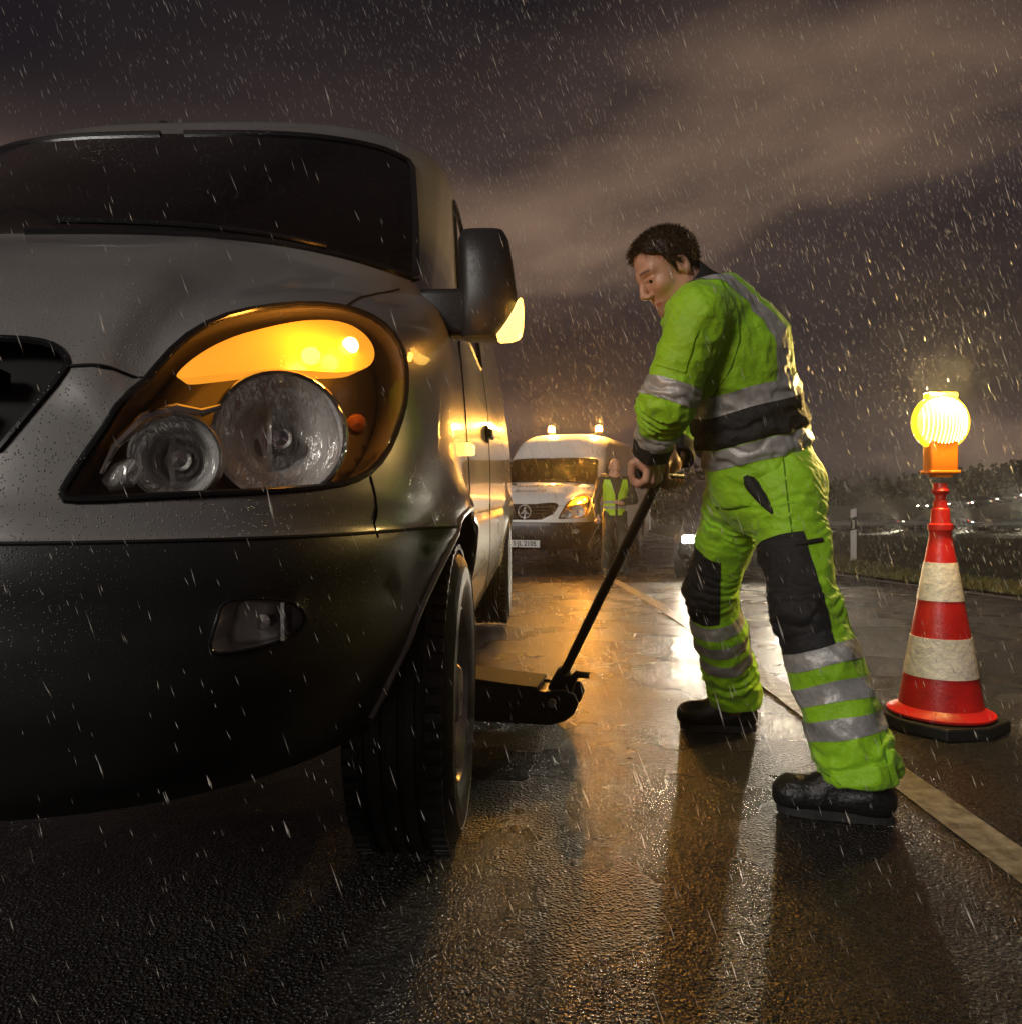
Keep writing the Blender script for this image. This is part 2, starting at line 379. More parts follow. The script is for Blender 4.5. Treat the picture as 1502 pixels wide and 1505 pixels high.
tag(blades('verge_grass', 17000, vz, 0.03, 0.10, M['grass']), 'short yellowish wet grass along the road edge', 'grass', kind='stuff')
def fz(a, b):
    y = 6 + 42 * a ** 1.4; return ROAD_R + 2.0 + 16 * b ** 1.2, y
tag(blades('field_grass', 12000, fz, 0.02, 0.075, M['grass_dark'], 0.011), 'dark wet grass covering the field beyond the verge', 'grass', kind='stuff')
# ================================================================ delivery vans: one shell function, features traced onto it
def pchip(x, xp, yp):
    xp = np.asarray(xp, float); yp = np.asarray(yp, float); h = np.diff(xp); d = np.diff(yp) / h
    m = np.zeros_like(yp); m[0] = d[0]; m[-1] = d[-1]
    for i in range(1, len(xp) - 1):
        if d[i - 1] * d[i] > 0:
            w1 = 2 * h[i] + h[i - 1]; w2 = h[i] + 2 * h[i - 1]; m[i] = (w1 + w2) / (w1 / d[i - 1] + w2 / d[i])
    x = np.clip(x, xp[0], xp[-1]); i = np.clip(np.searchsorted(xp, x, side='right') - 1, 0, len(xp) - 2)
    t = (x - xp[i]) / h[i]; t2 = t * t; t3 = t2 * t
    return (2 * t3 - 3 * t2 + 1) * yp[i] + (t3 - 2 * t2 + t) * h[i] * m[i] + (-2 * t3 + 3 * t2) * yp[i + 1] + (t3 - t2) * h[i] * m[i + 1]

#         Fy    zc     W     zs    L
TABLE = [(.13, .40, .92, .40, .95), (.06, .46, .95, .46, .95), (.015, .58, .972, .58, .95), (.0, .70, .98, .70, .95), (.012, .80, .98, .80, .95),
         (.04, .93, .98, .93, .95), (.08, 1.06, .978, 1.05, .93), (.15, 1.15, .975, 1.13, .88), (.27, 1.24, .972, 1.20, .80), (.42, 1.32, .968, 1.27, .74),
         (.58, 1.40, .96, 1.34, .70), (.72, 1.465, .95, 1.41, .66), (.95, 1.63, .925, 1.60, .62), (1.30, 1.89, .89, 1.87, .58), (1.62, 2.12, .855, 2.10, .56),
         (1.78, 2.22, .83, 2.20, .56), (1.98, 2.29, .77, 2.275, .60), (2.25, 2.335, .66, 2.325, .70), (2.7, 2.36, .45, 2.355, .80), (3.3, 2.365, .0, 2.365, .80)]
TABLE2 = [r if i < 11 else (r[0], {11: 1.44, 12: 1.56, 13: 1.74, 14: 1.91, 15: 2.05, 16: 2.22, 17: 2.32, 18: 2.36, 19: 2.365}[i], r[2],
          {11: 1.39, 12: 1.53, 13: 1.72, 14: 1.89, 15: 2.03, 16: 2.20, 17: 2.31, 18: 2.355, 19: 2.365}[i], r[4]) for i, r in enumerate(TABLE)]
WB, WY, WZ, WR, ARCH = 3.66, 1.03, 0.385, 0.38, 0.475      # wheelbase, front axle, hub height, tyre and arch radius
REAR, VN, VM = 5.75, 3.5, 2.5
_th = np.linspace(0, PI / 2, 4000); _cx = 0.98 * np.sin(_th) ** (2 / VN); _cy = 0.95 * (1 - np.cos(_th) ** (2 / VM))
_s = np.concatenate([[0], np.cumsum(np.hypot(np.diff(_cx), np.diff(_cy)))]); _s /= _s[-1]
VAN_X, VAN_Y, VAN_RZ = -1.15, 1.05, -0.03                                    # place of the near van

class Shell:
    def __init__(s, table):
        s.t = np.array(table); s.n = len(table); s.idx = np.arange(s.n)
        q = np.hypot(np.hypot(np.diff(s.t[:, 0]), np.diff(s.t[:, 1])), np.diff(s.t[:, 2])); s.vm = np.concatenate([[0], np.cumsum(q)])
        s.valley = None
        gu = np.concatenate([np.linspace(0, 1, 170), np.linspace(1, 2, 260)[1:]]); gv = np.linspace(0, s.n - 1, 420)
        s.GU, s.GV = np.meshgrid(gu, gv); s.G = s.base(s.GU, s.GV)
    def base(s, u, v):
        c = [pchip(v, s.idx, s.t[:, k]) for k in range(5)]; F, zc_, W, zs, Lc = c
        uf = np.clip(u, 0, 1); th = np.interp(uf, _s, _th)
        X = W * np.sin(th) ** (2 / VN); k = 1 - np.clip(np.cos(th), 0, 1) ** (2 / VM)
        R = REAR - 0.25 * np.clip((v - 14) / 5, 0, 1) ** 2
        Y = F + Lc * k + np.clip(u - 1, 0, 1) * (R - F - Lc)
        z_ = zc_; tz = np.interp(z_, [.40, .58, .80, .96], [.055, .038, .014, .0]); q_ = np.clip((Y - 0.85) / 0.6, 0, 1); X = X * (1 - tz * (1 - q_ * q_ * (3 - 2 * q_)))
        sB = np.clip(X / np.maximum(W, 1e-6), 0, 1) ** 3; sB = np.where(u > 1, 1, sB)
        return np.stack([X, Y, zc_ + (zs - zc_) * sB], -1)
    def S(s, u, v):
        u = np.asarray(u, float); v = np.asarray(v, float); p = s.base(u, v); e = 1e-3
        du = s.base(np.where(u > 1.995, u - e, u + e), v) - p; du = np.where((u > 1.995)[..., None], -du, du)
        dv = s.base(u, np.where(v > s.n - 1.01, v - e, v + e)) - p; dv = np.where((v > s.n - 1.01)[..., None], -dv, dv)
        n = np.cross(du, dv); n /= np.maximum(np.linalg.norm(n, axis=-1, keepdims=True), 1e-9)
        d = np.zeros(p.shape[:-1])
        # wheel arch flares
        for yc in (WY, WY + WB):
            rho = np.hypot(p[..., 1] - yc, p[..., 2] - WZ); side = np.clip((p[..., 0] - 0.80) / 0.12, 0, 1)
            d += side * 0.042 * np.exp(-((rho - ARCH - 0.01) / 0.066) ** 2) * np.clip((p[..., 2] - 0.62) / 0.2, 0, 1)
        # shallow swage under the headlamp and along the side
        d += -0.010 * np.exp(-((p[..., 2] - 0.835) / 0.014) ** 2)
        d += 0.010 * np.exp(-((p[..., 2] - 0.60) / 0.05) ** 2) * (p[..., 1] < 0.9)
        d += -0.007 * np.exp(-((p[..., 2] - 0.72) / 0.010) ** 2) * (p[..., 1] < 0.5)
        # bonnet: hollow between the centre and the wing bulges
        if s.valley is not None:
            q = s.proj(p); dd = np.full(p.shape[:-1], 1e9)
            for a, b in zip(s.valley[:-1], s.valley[1:]):
                a = np.array(a); b = np.array(b); t = np.clip(((q - a) @ (b - a)) / ((b - a) @ (b - a)), 0, 1)
                dd = np.minimum(dd, np.linalg.norm(q - (a + t[..., None] * (b - a)), axis=-1))
            d += np.where((v > 5.5) & (v < 11) & (u < 1), -0.020 * np.exp(-(dd / 34) ** 2) + 0.010 * np.exp(-((dd - 60) / 45) ** 2), 0)
        return p + n * d[..., None]
    def proj(s, p):
        x = p[..., 0] - p[..., 1] * VAN_RZ + VAN_X; y = p[..., 1] + p[..., 0] * VAN_RZ + VAN_Y; z = p[..., 2]
        return np.stack([CX + x / y * FPX, HY - (z - CAMZ) / y * FPX], -1)
    def inv(s, tgt, fn, scale=1.0, mask=None):
        g = fn(s.G); d = np.linalg.norm(g - np.array(tgt), axis=-1)
        if mask is not None: d = np.where(mask, d, 1e9)
        k = np.unravel_index(np.argmin(d), d.shape); u, v = s.GU[k], s.GV[k]
        for _ in range(8):
            e = 1e-4; p0 = fn(s.base(np.array(u), np.array(v)))
            ju = (fn(s.base(np.array(u + e), np.array(v))) - p0) / e; jv = (fn(s.base(np.array(u), np.array(v + e))) - p0) / e
            J = np.stack([ju, jv], 1); r = np.array(tgt) - p0
            try: st = np.linalg.solve(J, r)
            except np.linalg.LinAlgError: break
            st = np.clip(st, -0.1, 0.1); u = float(np.clip(u + st[0], 0, 2)); v = float(np.clip(v + st[1], 0, s.n - 1))
        return u, v
    def px(s, x, y): return s.inv((x, y), s.proj, mask=(s.GU <= 1.02) & (s.GV < 15.5))
    def xz(s, x, z): return s.inv((x, z), lambda p: p[..., [0, 2]], mask=(s.GU <= 1) & (s.GV < 15))
    def yz(s, y, z): return s.inv((y, z), lambda p: p[..., [1, 2]], mask=(s.GU >= 0.55) & (s.GV < 16))
    def dom(s, uv):
        u, v = uv; return (1.7 * u if u <= 1 else 1.7 + (u - 1) * 4.2, float(np.interp(v, s.idx, s.vm)))
    def undom(s, D):
        D = np.asarray(D); u = np.where(D[:, 0] <= 1.7, D[:, 0] / 1.7, 1 + (D[:, 0] - 1.7) / 4.2); return u, np.interp(D[:, 1], s.vm, s.idx)

def refine(poly, k=3, closed=True):
    "Chaikin rounding of a polyline"
    p = [np.array(q, float) for q in poly]
    for _ in range(k):
        o = []
        n = len(p)
        for i in range(n if closed else n - 1):
            a, b = p[i], p[(i + 1) % n]; o += [a * .75 + b * .25, a * .25 + b * .75]
        if not closed: o = [p[0]] + o + [p[-1]]
        p = o
    return p
def densify(poly, step, closed=True):
    o = []; n = len(poly)
    for i in range(n if closed else n - 1):
        a, b = np.array(poly[i], float), np.array(poly[(i + 1) % n], float); k = max(1, int(np.ceil(np.linalg.norm(b - a) / step)))
        o += [a + (b - a) * j / k for j in range(k)]
    if not closed: o.append(np.array(poly[-1], float))
    return o
def inpoly(pts, poly):
    poly = np.asarray(poly); x, y = pts[:, 0], pts[:, 1]; c = np.zeros(len(pts), bool); j = len(poly) - 1
    for i in range(len(poly)):
        xi, yi = poly[i]; xj, yj = poly[j]
        if yi != yj:
            hit = ((yi > y) != (yj > y)) & (x < (xj - xi) * (y - yi) / (yj - yi) + xi); c ^= hit
        j = i
    return c

HL_PX = [(c[0] * .506, 140 + c[1] * .506) for c in [(172, 1172), (215, 1098), (285, 995), (365, 885), (440, 792), (520, 715), (630, 660), (760, 630), (900, 617), (1010, 628), (1090, 660), (1150, 715), (1180, 785), (1180, 880),
         (1160, 960), (1120, 1050), (1060, 1108), (970, 1136), (800, 1150), (450, 1166), (250, 1177)]]
IND_PX = [(258, 548), (290, 520), (340, 492), (400, 476), (455, 466), (510, 468), (545, 488), (560, 515), (548, 536), (500, 540), (440, 534), (380, 535), (320, 544), (275, 552)]
FOG_PX = [(304, 962), (316, 920), (330, 886), (352, 880), (425, 881), (446, 896), (450, 914), (436, 932), (400, 946), (350, 957)]
GR_PX = [(0, 497), (55, 500), (88, 511), (102, 533), (97, 548), (50, 600), (0, 660)]
VALLEY = [(205, 545), (240, 480), (290, 432), (350, 405), (430, 392), (520, 396), (600, 420)]

def van_shell(table):
    sh = Shell(table); sh.valley = VALLEY if table is TABLE else None
    return sh
sh1 = van_shell(TABLE)
def uvs(pxs): return [sh1.px(*p) for p in pxs]
UV_HL = uvs(refine(HL_PX, 1)); UV_IND = uvs(refine(IND_PX, 2)); UV_FOG = uvs(refine(FOG_PX, 2))
UV_GR = [sh1.xz(0.004, 1.10), sh1.xz(0.18, 1.10)] + uvs(refine(GR_PX, 1, False)) + [sh1.xz(0.30, 0.885), sh1.xz(0.27, 0.87), sh1.xz(0.15, 0.862), sh1.xz(0.004, 0.86)]
UV_GR = [(max(u, 0.0), v) for u, v in UV_GR]
wu = [sh1.px(612, 398)[0], sh1.px(611, 340)[0], sh1.px(604, 262)[0]]
UV_WS = [(0.0, 11.12), (0.30, 11.12), (0.55, 11.14), (wu[0] - .02, 11.2), (wu[0], 11.32), (wu[1], 12.2), (wu[2], 13.45), (wu[2] - .02, 13.62), (0.5, 13.72), (0.0, 13.75)]

def build_van(table, name, root_loc, rz, paint, label, near):
    sh = sh1 if table is TABLE else van_shell(table)
    root = empty(name, root_loc, rz, label, 'van')
    vmax = sh.n - 1
    polys = {}
    D = lambda L_: [np.array(sh.dom(q)) for q in L_]
    polys['headlight'] = D(UV_HL); polys['fog'] = D(UV_FOG); polys['grille'] = D(UV_GR); polys['windscreen'] = densify(D(UV_WS), 0.05)
    # side window and bumper and arches, traced in side view
    sw = [(1.50, 1.50), (1.62, 1.43), (2.42, 1.43), (2.47, 1.48), (2.47, 2.02 if near else 1.84), (2.40, 2.06 if near else 1.87), (2.12, 2.06 if near else 1.87), (2.0, 2.0 if near else 1.83)]
    polys['side_window'] = D([sh.yz(*q) for q in refine(sw, 2)])
    for nm, yc in (('arch', WY), ('arch2', WY + WB)):
        ring = [(yc + ARCH * math.cos(a), WZ + ARCH * math.sin(a)) for a in np.linspace(-0.02, PI + 0.02, 40)]
        ring = [(y, max(z, 0.401)) for y, z in ring]
        uvr = [sh.yz(*q) for q in ring]; uvr = [(uvr[0][0], 0.02)] + uvr + [(uvr[-1][0], 0.02)]
        polys[nm] = D(uvr)
    ub = sh.yz(WY - 0.02, 0.80)[0]; v_b = 4.18
    polys['bumper'] = densify(D([(0.0, 0.015), (ub, 0.015), (ub, v_b), (0.0, v_b)]), 0.05)
    Vs = []; Es = []
    for k, pl in polys.items():
        pl = [p for i, p in enumerate(pl) if np.linalg.norm(p - pl[i - 1]) > 2e-4]; polys[k] = pl; b = len(Vs); n = len(pl)
        Vs += [tuple(p) for p in pl]; Es += [(b + i, b + (i + 1) % n) for i in range(n)]
    um, vm_ = 1.7 + 4.2, sh.vm[-1]
    gx = np.unique(np.concatenate([np.linspace(0, 1.7, 64 if near else 40), np.linspace(1.7, um, 52)])); gy = np.linspace(0, vm_, 150 if near else 90)
    A, B = np.meshgrid(gx, gy); Vs += list(zip(A.ravel().tolist(), B.ravel().tolist()))
    r = delaunay_2d_cdt([Vector(v) for v in Vs], Es, [], 0, 1e-5)
    V2 = np.array([(v.x, v.y) for v in r[0]]); T = np.array([f for f in r[2] if len(f) == 3])
    C = V2[T].mean(1); lab = np.full(len(T), 'body', dtype=object)
    lab[inpoly(C, polys['bumper'])] = 'bumper'
    for k in ('grille', 'headlight', 'fog', 'windscreen', 'side_window', 'arch', 'arch2'): lab[inpoly(C, polys[k])] = k
    uu, vv = sh.undom(V2); S3 = sh.S(uu, vv)
    def sub(k):
        t = T[lab == k]; ids, invx = np.unique(t, return_inverse=True); return S3[ids], invx.reshape(-1, 3)
    def both(k, nm, m, sm=True, mirror=True):
        V, t = sub(k); a, b, c = V[t[:, 0]], V[t[:, 1]], V[t[:, 2]]
        if np.mean(np.cross(b - a, c - a)[:, 1]) > 0 and k not in ('x',): pass
        if not mirror: return np_obj(nm, V, t, m, root, sm)
        V2_ = V * np.array([-1, 1, 1]); VV = np.concatenate([V, V2_]); TT = np.concatenate([t, t[:, ::-1] + len(V)])
        # weld the centre line
        o = np_obj(nm, VV, TT, m, root, sm)
        bm = bmesh.new(); bm.from_mesh(o.data); bmesh.ops.remove_doubles(bm, verts=[v for v in bm.verts if abs(v.co.x) < 1e-4], dist=2e-4); bm.to_mesh(o.data); bm.free()
        return o
    def solid(o, th):
        md = o.modifiers.new('thickness', 'SOLIDIFY'); md.thickness = th; md.offset = -1
    body = both('body', 'body', paint); bumper = both('bumper', 'bumper', M['plastic'])
    ws = both('windscreen', 'windscreen', M['glass'])
    # windscreen seal
    seal = MB()
    def on(uvl, off=0.0):
        u_ = np.array([q[0] for q in uvl]); v_ = np.array([q[1] for q in uvl]); return sh.S(u_, v_)
    def dpath(k): 
        q = np.array(polys[k]); u_, v_ = sh.undom(q); return sh.S(u_, v_)
    def seam(path, r, nm='seam', m=None, par=None, sides=(1, -1)):
        for sgn in sides:
            b = MB(); b.tube([(p[0] * sgn, p[1], p[2]) for p in path], r, 6); b.build(nm, m or M['seam'], par or root, True)
    wp = dpath('windscreen'); wp = [p for p in wp if p[0] > 0.02]
    seam(wp, 0.011, 'windscreen_seal', M['plastic_smooth'])
    # ---- grille: recessed back, slats, frame, emblem
    V, t = sub('grille')
    def recess(V, t, vec, sc=1.0, cen=None):
        c = V.mean(0) if cen is None else cen; W_ = c + (V - c) * sc + np.array(vec)
        e = {}
        for f in t:
            for i in range(3):
                a, b = int(f[i]), int(f[(i + 1) % 3]); key = (min(a, b), max(a, b)); e[key] = None if key in e else (a, b)
        F = [tuple(f) for f in t + len(V)]; 
        for q in e.values():
            if q: F += [(q[1], q[0], q[0] + len(V)), (q[1], q[0] + len(V), q[1] + len(V))]
        return np.concatenate([V, W_]), np.array(F)
    gr = empty('grille', (0, 0, 0)); gr.parent = root
    Vr, Tr = recess(V, t, (0, 0.05, 0)); Vm = Vr * np.array([-1, 1, 1])
    np_obj('grille_back', np.concatenate([Vr, Vm]), np.concatenate([Tr, Tr[:, ::-1] + len(Vr)]), M['dark'], gr, False)
    gp = np.array([p for p in dpath('grille')])
    for z0 in (0.905, 0.955, 1.005, 1.055):
        xm = max([0.30 + (z0 - 0.87) * 0.62, 0.2]); xs_ = np.linspace(-min(xm, 0.43), min(xm, 0.43), 25)
        pts = [sh.xz(abs(x), z0) for x in xs_]; pp = on(pts)
        b = MB(); vs = []; fs = []
        for i, (x, p) in enumerate(zip(xs_, pp)):
            for dy, dz in ((0.008, -0.014), (0.008, 0.014), (0.034, 0.010), (0.034, -0.018)): vs.append((x, p[1] + dy, z0 + dz))
            if i: fs += [(4 * i - 4 + j, 4 * i - 4 + (j + 1) % 4, 4 * i + (j + 1) % 4, 4 * i + j) for j in range(4)]
        b.add(vs, fs).build('slat', M['plastic_smooth'], gr)
    seam([p for p in gp if p[0] > 0.02], 0.006, 'grille_trim', M['plastic_smooth'], gr)
    # three-pointed star in a ring
    st = MB(); cz_, cy_ = 0.985, float(sh.base(np.array(0.0), np.array(sh.xz(0.001, 0.985)[1]))[1]) - 0.012
    ring = [(0.098 * math.cos(a), cy_, cz_ + 0.098 * math.sin(a)) for a in np.linspace(0, 2 * PI, 41)]
    st.tube(ring, 0.0085, 8, False)
    for k in range(3):
        a = PI / 2 + k * 2 * PI / 3; d = Vector((math.cos(a), 0, math.sin(a))); q = Vector((-d.z, 0, d.x)); c = Vector((0, cy_, cz_))
        st.add([c + d * 0.096, c + q * 0.021 + d * 0.011, c - q * 0.021 + d * 0.011, c + Vector((0, -0.014, 0)), c + Vector((0, 0.006, 0))], [(0, 1, 3), (0, 3, 2), (0, 4, 1), (0, 2, 4), (1, 4, 2, 3)])
    st.build('emblem', M['emblem'], gr, True)
    # ---- headlamps
    V, t = sub('headlight'); fa = np.cross(V[t[:, 1]] - V[t[:, 0]], V[t[:, 2]] - V[t[:, 0]]); nrm = fa.sum(0); nrm /= np.linalg.norm(nrm)
    if nrm[1] > 0: nrm = -nrm
    inward = -nrm * 0.6 + np.array([-0.15, 0.55, 0]); inward /= np.linalg.norm(inward)
    for sgn in (1, -1):
        mir = np.array([sgn, 1, 1]); fl = (lambda q: q) if sgn == 1 else (lambda q: q[:, ::-1])
        h = empty('headlight'); h.parent = root
        np_obj('lens', (V - inward * 0.002) * mir, fl(t), M['lens'], h)
        Vr, Tr = recess(V - inward * -0.002, t, inward * 0.13, 0.94); np_obj('housing', Vr * mir, fl(Tr), M['lamp_housing'], h, False)
        hp = dpath('headlight'); b = MB(); b.tube([tuple(p * mir) for p in np.concatenate([hp, hp[:1]])], 0.0065 if near else 0.006, 8, False); b.build('lamp_frame', M['plastic_smooth'], h, True)
        def lens_pt(px, py):
            return sh.S(*[np.array(c) for c in sh1.px(px, py)])
        axis = Vector(-inward * 1.0) * 0.55 + Vector((0.05, -0.7, -0.05)); axis.normalize(); axis = Vector((axis.x * sgn, axis.y, axis.z)); Rm = frame(axis, (0, 0, 1))
        for (cx_, cy2, R_, dep, nm) in ((424, 628, 0.103, 0.040, 'main_reflector'), (263, 664, 0.063, 0.022, 'fog_reflector')):
            c = lens_pt(cx_, cy2) + inward * (dep + 0.012); c = Vector((c[0] * sgn, c[1], c[2])); T4 = Matrix.Translation(c) @ Rm.to_4x4()
            prof = [(R_ * k, -0.080 * (1 - k * k) + 0.0025 * math.sin(k * 26)) for k in np.linspace(0.0, 1, 26)]
            b = MB(); b.lathe(prof, 64, T4); o = b.build(nm, M['reflector'], h, True, fix=False)
            for v in o.data.vertices:
                q = T4.inverted() @ v.co; q.z += 0.0035 * math.sin(q.y / 0.0075) * (0.3 + 0.7 * min(1, abs(q.y) / R_)); v.co = T4 @ q
            b = MB(); b.prism([(-R_ * .55, -.05), (-R_ * .1, -.028), (R_ * .2, -.03), (R_ * .62, -.055), (R_ * .5, -.07), (-R_ * .5, -.07)], -0.004, 0.004, lambda a, z, d: T4 @ Vector((a, d + R_ * .18, z))); b.build('optic_rib', M['reflector'], o)
            b = MB(); b.lathe([(R_ * 0.985, -0.004), (R_ * 1.0, 0.006), (R_ * 1.05, 0.010), (R_ * 1.09, 0.002), (R_ * 1.09, -0.03), (R_ * 0.99, -0.03)], 48, T4, True); b.build('bezel', M['steel'] if nm[0] == 'f' else M['chrome'], o, True)
            b = MB(); b.lathe([(0.001, -0.028), (0.013, -0.030), (0.018, -0.036), (0.018, -0.060), (0.012, -0.080)], 20, T4); b.build('bulb_cap', M['chrome'], o, True)
        # chrome step between the bowls
        b = MB(); pts_ = [(150, 690), (170, 650), (215, 610), (262, 596), (300, 600), (330, 590)]
        b.tube([tuple((lens_pt(*q) + inward * 0.028) * mir) for q in pts_], [0.004, 0.007, 0.009, 0.009, 0.007, 0.004], 8); b.build('chrome_step', M['chrome'], h, True)
        b = MB(); pts_ = [(158, 706), (185, 690), (205, 672)]; 
        b.tube([tuple((lens_pt(*q) + inward * 0.040) * mir) for q in pts_], [0.012, 0.022, 0.014], 10); b.build('side_reflector', M['reflector'], h, True)
        # indicator chamber
        iu = densify(D(UV_IND), 0.03); iu = [np.array(q) for q in iu]
        lo = np.min(iu, 0); hi = np.max(iu, 0); ga, gb = np.meshgrid(np.linspace(lo[0], hi[0], 26), np.linspace(lo[1], hi[1], 12))
        gpt = np.stack([ga.ravel(), gb.ravel()], 1); gpt = gpt[inpoly(gpt, iu)]
        r2 = delaunay_2d_cdt([Vector(q) for q in iu] + [Vector(q) for q in gpt], [(i, (i + 1) % len(iu)) for i in range(len(iu))], [], 0, 1e-5)
        q2 = np.array([(v.x, v.y) for v in r2[0]]); t2 = np.array(r2[2]); cc = q2[t2].mean(1); t2 = t2[inpoly(cc, iu)]
        u2, v2 = sh.undom(q2); V3 = sh.S(u2, v2) + inward * 0.030
        Vr, Tr = recess(V3, t2, inward * 0.05, 0.9)
        np_obj('indicator', np.concatenate([V3, Vr]) * mir, fl(np.concatenate([t2, Tr + len(V3)])), M['amber_lens'], h)
        bc = lens_pt(520, 502) + inward * 0.026; b = MB()
        b.lathe([(0.0001, 0.016), (0.009, 0.013), (0.0145, 0.006), (0.016, -0.004), (0.013, -0.014)], 20, Matrix.Translation(Vector((bc[0] * sgn, bc[1], bc[2]))) @ Rm.to_4x4())
        b.build('indicator_optics', M['amber_bulb'], h)
        c = lens_pt(538, 612) + inward * 0.05; b = MB(); b.lathe([(0.0, 0.012), (0.014, 0.008), (0.019, 0.0), (0.019, -0.02)], 24, Matrix.Translation(Vector((c[0] * sgn, c[1], c[2]))) @ Rm.to_4x4()); b.build('side_bulb_cap', M['cap_dim'], h, True)
        if near and sgn == 1 or (not near):
            if near or sgn == 1:
                ld = bpy.data.lights.new('indicator_light', 'POINT'); lo_ = bpy.data.objects.new('indicator_light', ld); COL.objects.link(lo_); lo_.parent = h
                c = lens_pt(478, 502) - inward * (0.045 if near else 0.05); lo_.location = (c[0] * sgn, c[1], c[2]); ld.energy = 2.0 if near else 80.0; ld.color = (1.0, 0.36, 0.04); ld.shadow_soft_size = 0.02
                if near:
                    l2 = ld.copy(); l2.energy = 0.7; lo2 = bpy.data.objects.new('indicator_light', l2); COL.objects.link(lo2); lo2.parent = h; c = lens_pt(505, 515) + inward * 0.010; lo2.location = tuple(c)
    # ---- fog lamps
    V, t = sub('fog')
    for sgn in (1, -1):
        mir = np.array([sgn, 1, 1]); fl = (lambda q: q) if sgn == 1 else (lambda q: q[:, ::-1])
        h = empty('fog_lamp'); h.parent = root
        np_obj('lens', V * mir, fl(t), M['lens'], h)
        Vr, Tr = recess(V + np.array([0, 0.002, 0]), t, (0.0, 0.038, 0.0), 0.88); ro_ = np_obj('reflector', Vr * mir, fl(Tr), M['fog_reflector'], h, False)
        rq = np.random.default_rng(4)
        for v_ in list(ro_.data.vertices)[len(V):]: v_.co.y += float(rq.normal(0, 0.004)) - 0.012 * math.cos((v_.co.x * sgn - V.mean(0)[0]) * 90)
        fp = dpath('fog'); b = MB(); b.tube([tuple(p * mir) for p in np.concatenate([fp, fp[:1]])], 0.0030, 8, False); b.build('lamp_frame', M['plastic_smooth'], h, True)
        c = V.mean(0); b = MB(); b.lathe([(0.0, -0.03), (0.012, -0.028), (0.014, 0.0), (0.014, 0.03)], 16, Matrix.Translation(Vector((c[0] * sgn, c[1] + 0.045, c[2]))) @ frame((0, 1, 0)).to_4x4()); b.build('bulb_cap', M['chrome'], h, True)
        MB().box((c[0] * sgn + 0.03 * sgn, c[1] + 0.04, c[2]), (0.006, 0.04, 0.06)).build('optic_rib', M['chrome'], h)
        MB().box((c[0] * sgn - 0.035 * sgn, c[1] + 0.04, c[2]), (0.02, 0.03, 0.05), Matrix.Rotation(0.4, 3, 'Y')).build('optic_rib', M['chrome'], h)
    # ---- side windows
    V, t = sub('side_window')
    for sgn in (1, -1):
        mir = np.array([sgn, 1, 1]); np_obj('side_window', V * mir, t if sgn == 1 else t[:, ::-1], M['glass'], root)
    seam(np.concatenate([dpath('side_window'), dpath('side_window')[:1]]), 0.010, 'window_seal', M['plastic_smooth'])
    # ---- seams: bonnet, wing, door, bumper
    def seam_px(pts, r=0.0028):
        p = [sh1.px(*q) for q in densify(pts, 12, False)]; seam(on(p), r)
    seam_px([(104, 541), (160, 543), (212, 546)], 0.0032)
    seam_px([(508, 455), (530, 438), (560, 424), (617, 411)], 0.0026)
    seam_px([(545, 700), (552, 728), (557, 770), (557, 790)], 0.0026)
    seam(on([sh.yz(*q) for q in densify([(1.48, 0.83), (1.40, 1.0), (1.30, 1.25), (1.27, 1.37)], 0.04, False)]), 0.0028)
    seam(on([sh.yz(*q) for q in densify([(2.56, 0.46), (2.56, 1.4), (2.52, 2.0 if near else 1.82)], 0.06, False)]), 0.0028)
    seam(on([sh.yz(*q) for q in densify([(WY + ARCH + 0.03, 0.835), (WY + WB - ARCH - 0.03, 0.835)], 0.1, False)]), 0.004, 'rub_strip', M['plastic'])
    seam(on([sh.yz(*q) for q in densify([(WY + ARCH + 0.02, 0.62), (WY + WB - ARCH - 0.02, 0.60)], 0.1, False)]), 0.003)
    ba = [(u_, v_b) for u_ in np.linspace(0.002, ub, 60)]; seam(on(ba), 0.0035)
    # ---- arch lips and wheel housings
    for yc in (WY, WY + WB):
        for sgn in (1, -1):
            lip = []
            for a in np.linspace(0.03, PI - 0.03, 30):
                y_, z_ = yc + ARCH * math.cos(a), WZ + ARCH * math.sin(a)
                if z_ < 0.42: continue
                u_, v_ = sh.yz(y_, z_); p = sh.S(np.array(u_), np.array(v_)); lip.append((p[0] * sgn, p[1], p[2]))
            b = MB(); b.tube(lip, 0.009, 6); b.build('arch_lip', paint, root, True)
            b = MB(); vs = []; fs = []; m_ = len(lip)
            for (x_, y_, z_) in lip: vs += [(x_, y_, z_), (sgn * 0.52, y_, z_)]
            for i in range(m_ - 1): fs.append((2 * i, 2 * i + 2, 2 * i + 3, 2 * i + 1))
            fs.append(tuple(2 * i + 1 for i in range(m_))); b.add(vs, fs).build('wheel_housing', M['dark'], root, fix=False)
    # ---- underbody, rear wall
    MB().box((0, 3.0, 0.44), (1.0, 5.4, 0.10)).build('underbody', M['dark'], root)
    MB().box((0, 0.75, 0.46), (1.3, 0.8, 0.08)).build('engine_tray', M['dark'], root)
    rv = np.linspace(0, vmax, 40); rp = sh.S(np.full(40, 2.0), rv); poly = [(p[0], p[1], p[2]) for p in rp] + [(-p[0], p[1], p[2]) for p in rp[::-1]]
    b = MB(); b.add(poly, [tuple(range(len(poly)))]); b.build('rear_wall', paint, root, fix=False)
    # ---- cabin: dash, seats, steering wheel
    b = MB(); b.box((0, 1.35, 1.25), (1.6, 0.55, 0.30), Matrix.Rotation(0.15, 3, 'X'), 0.05); b.build('dashboard', M['cabin'], root, True)
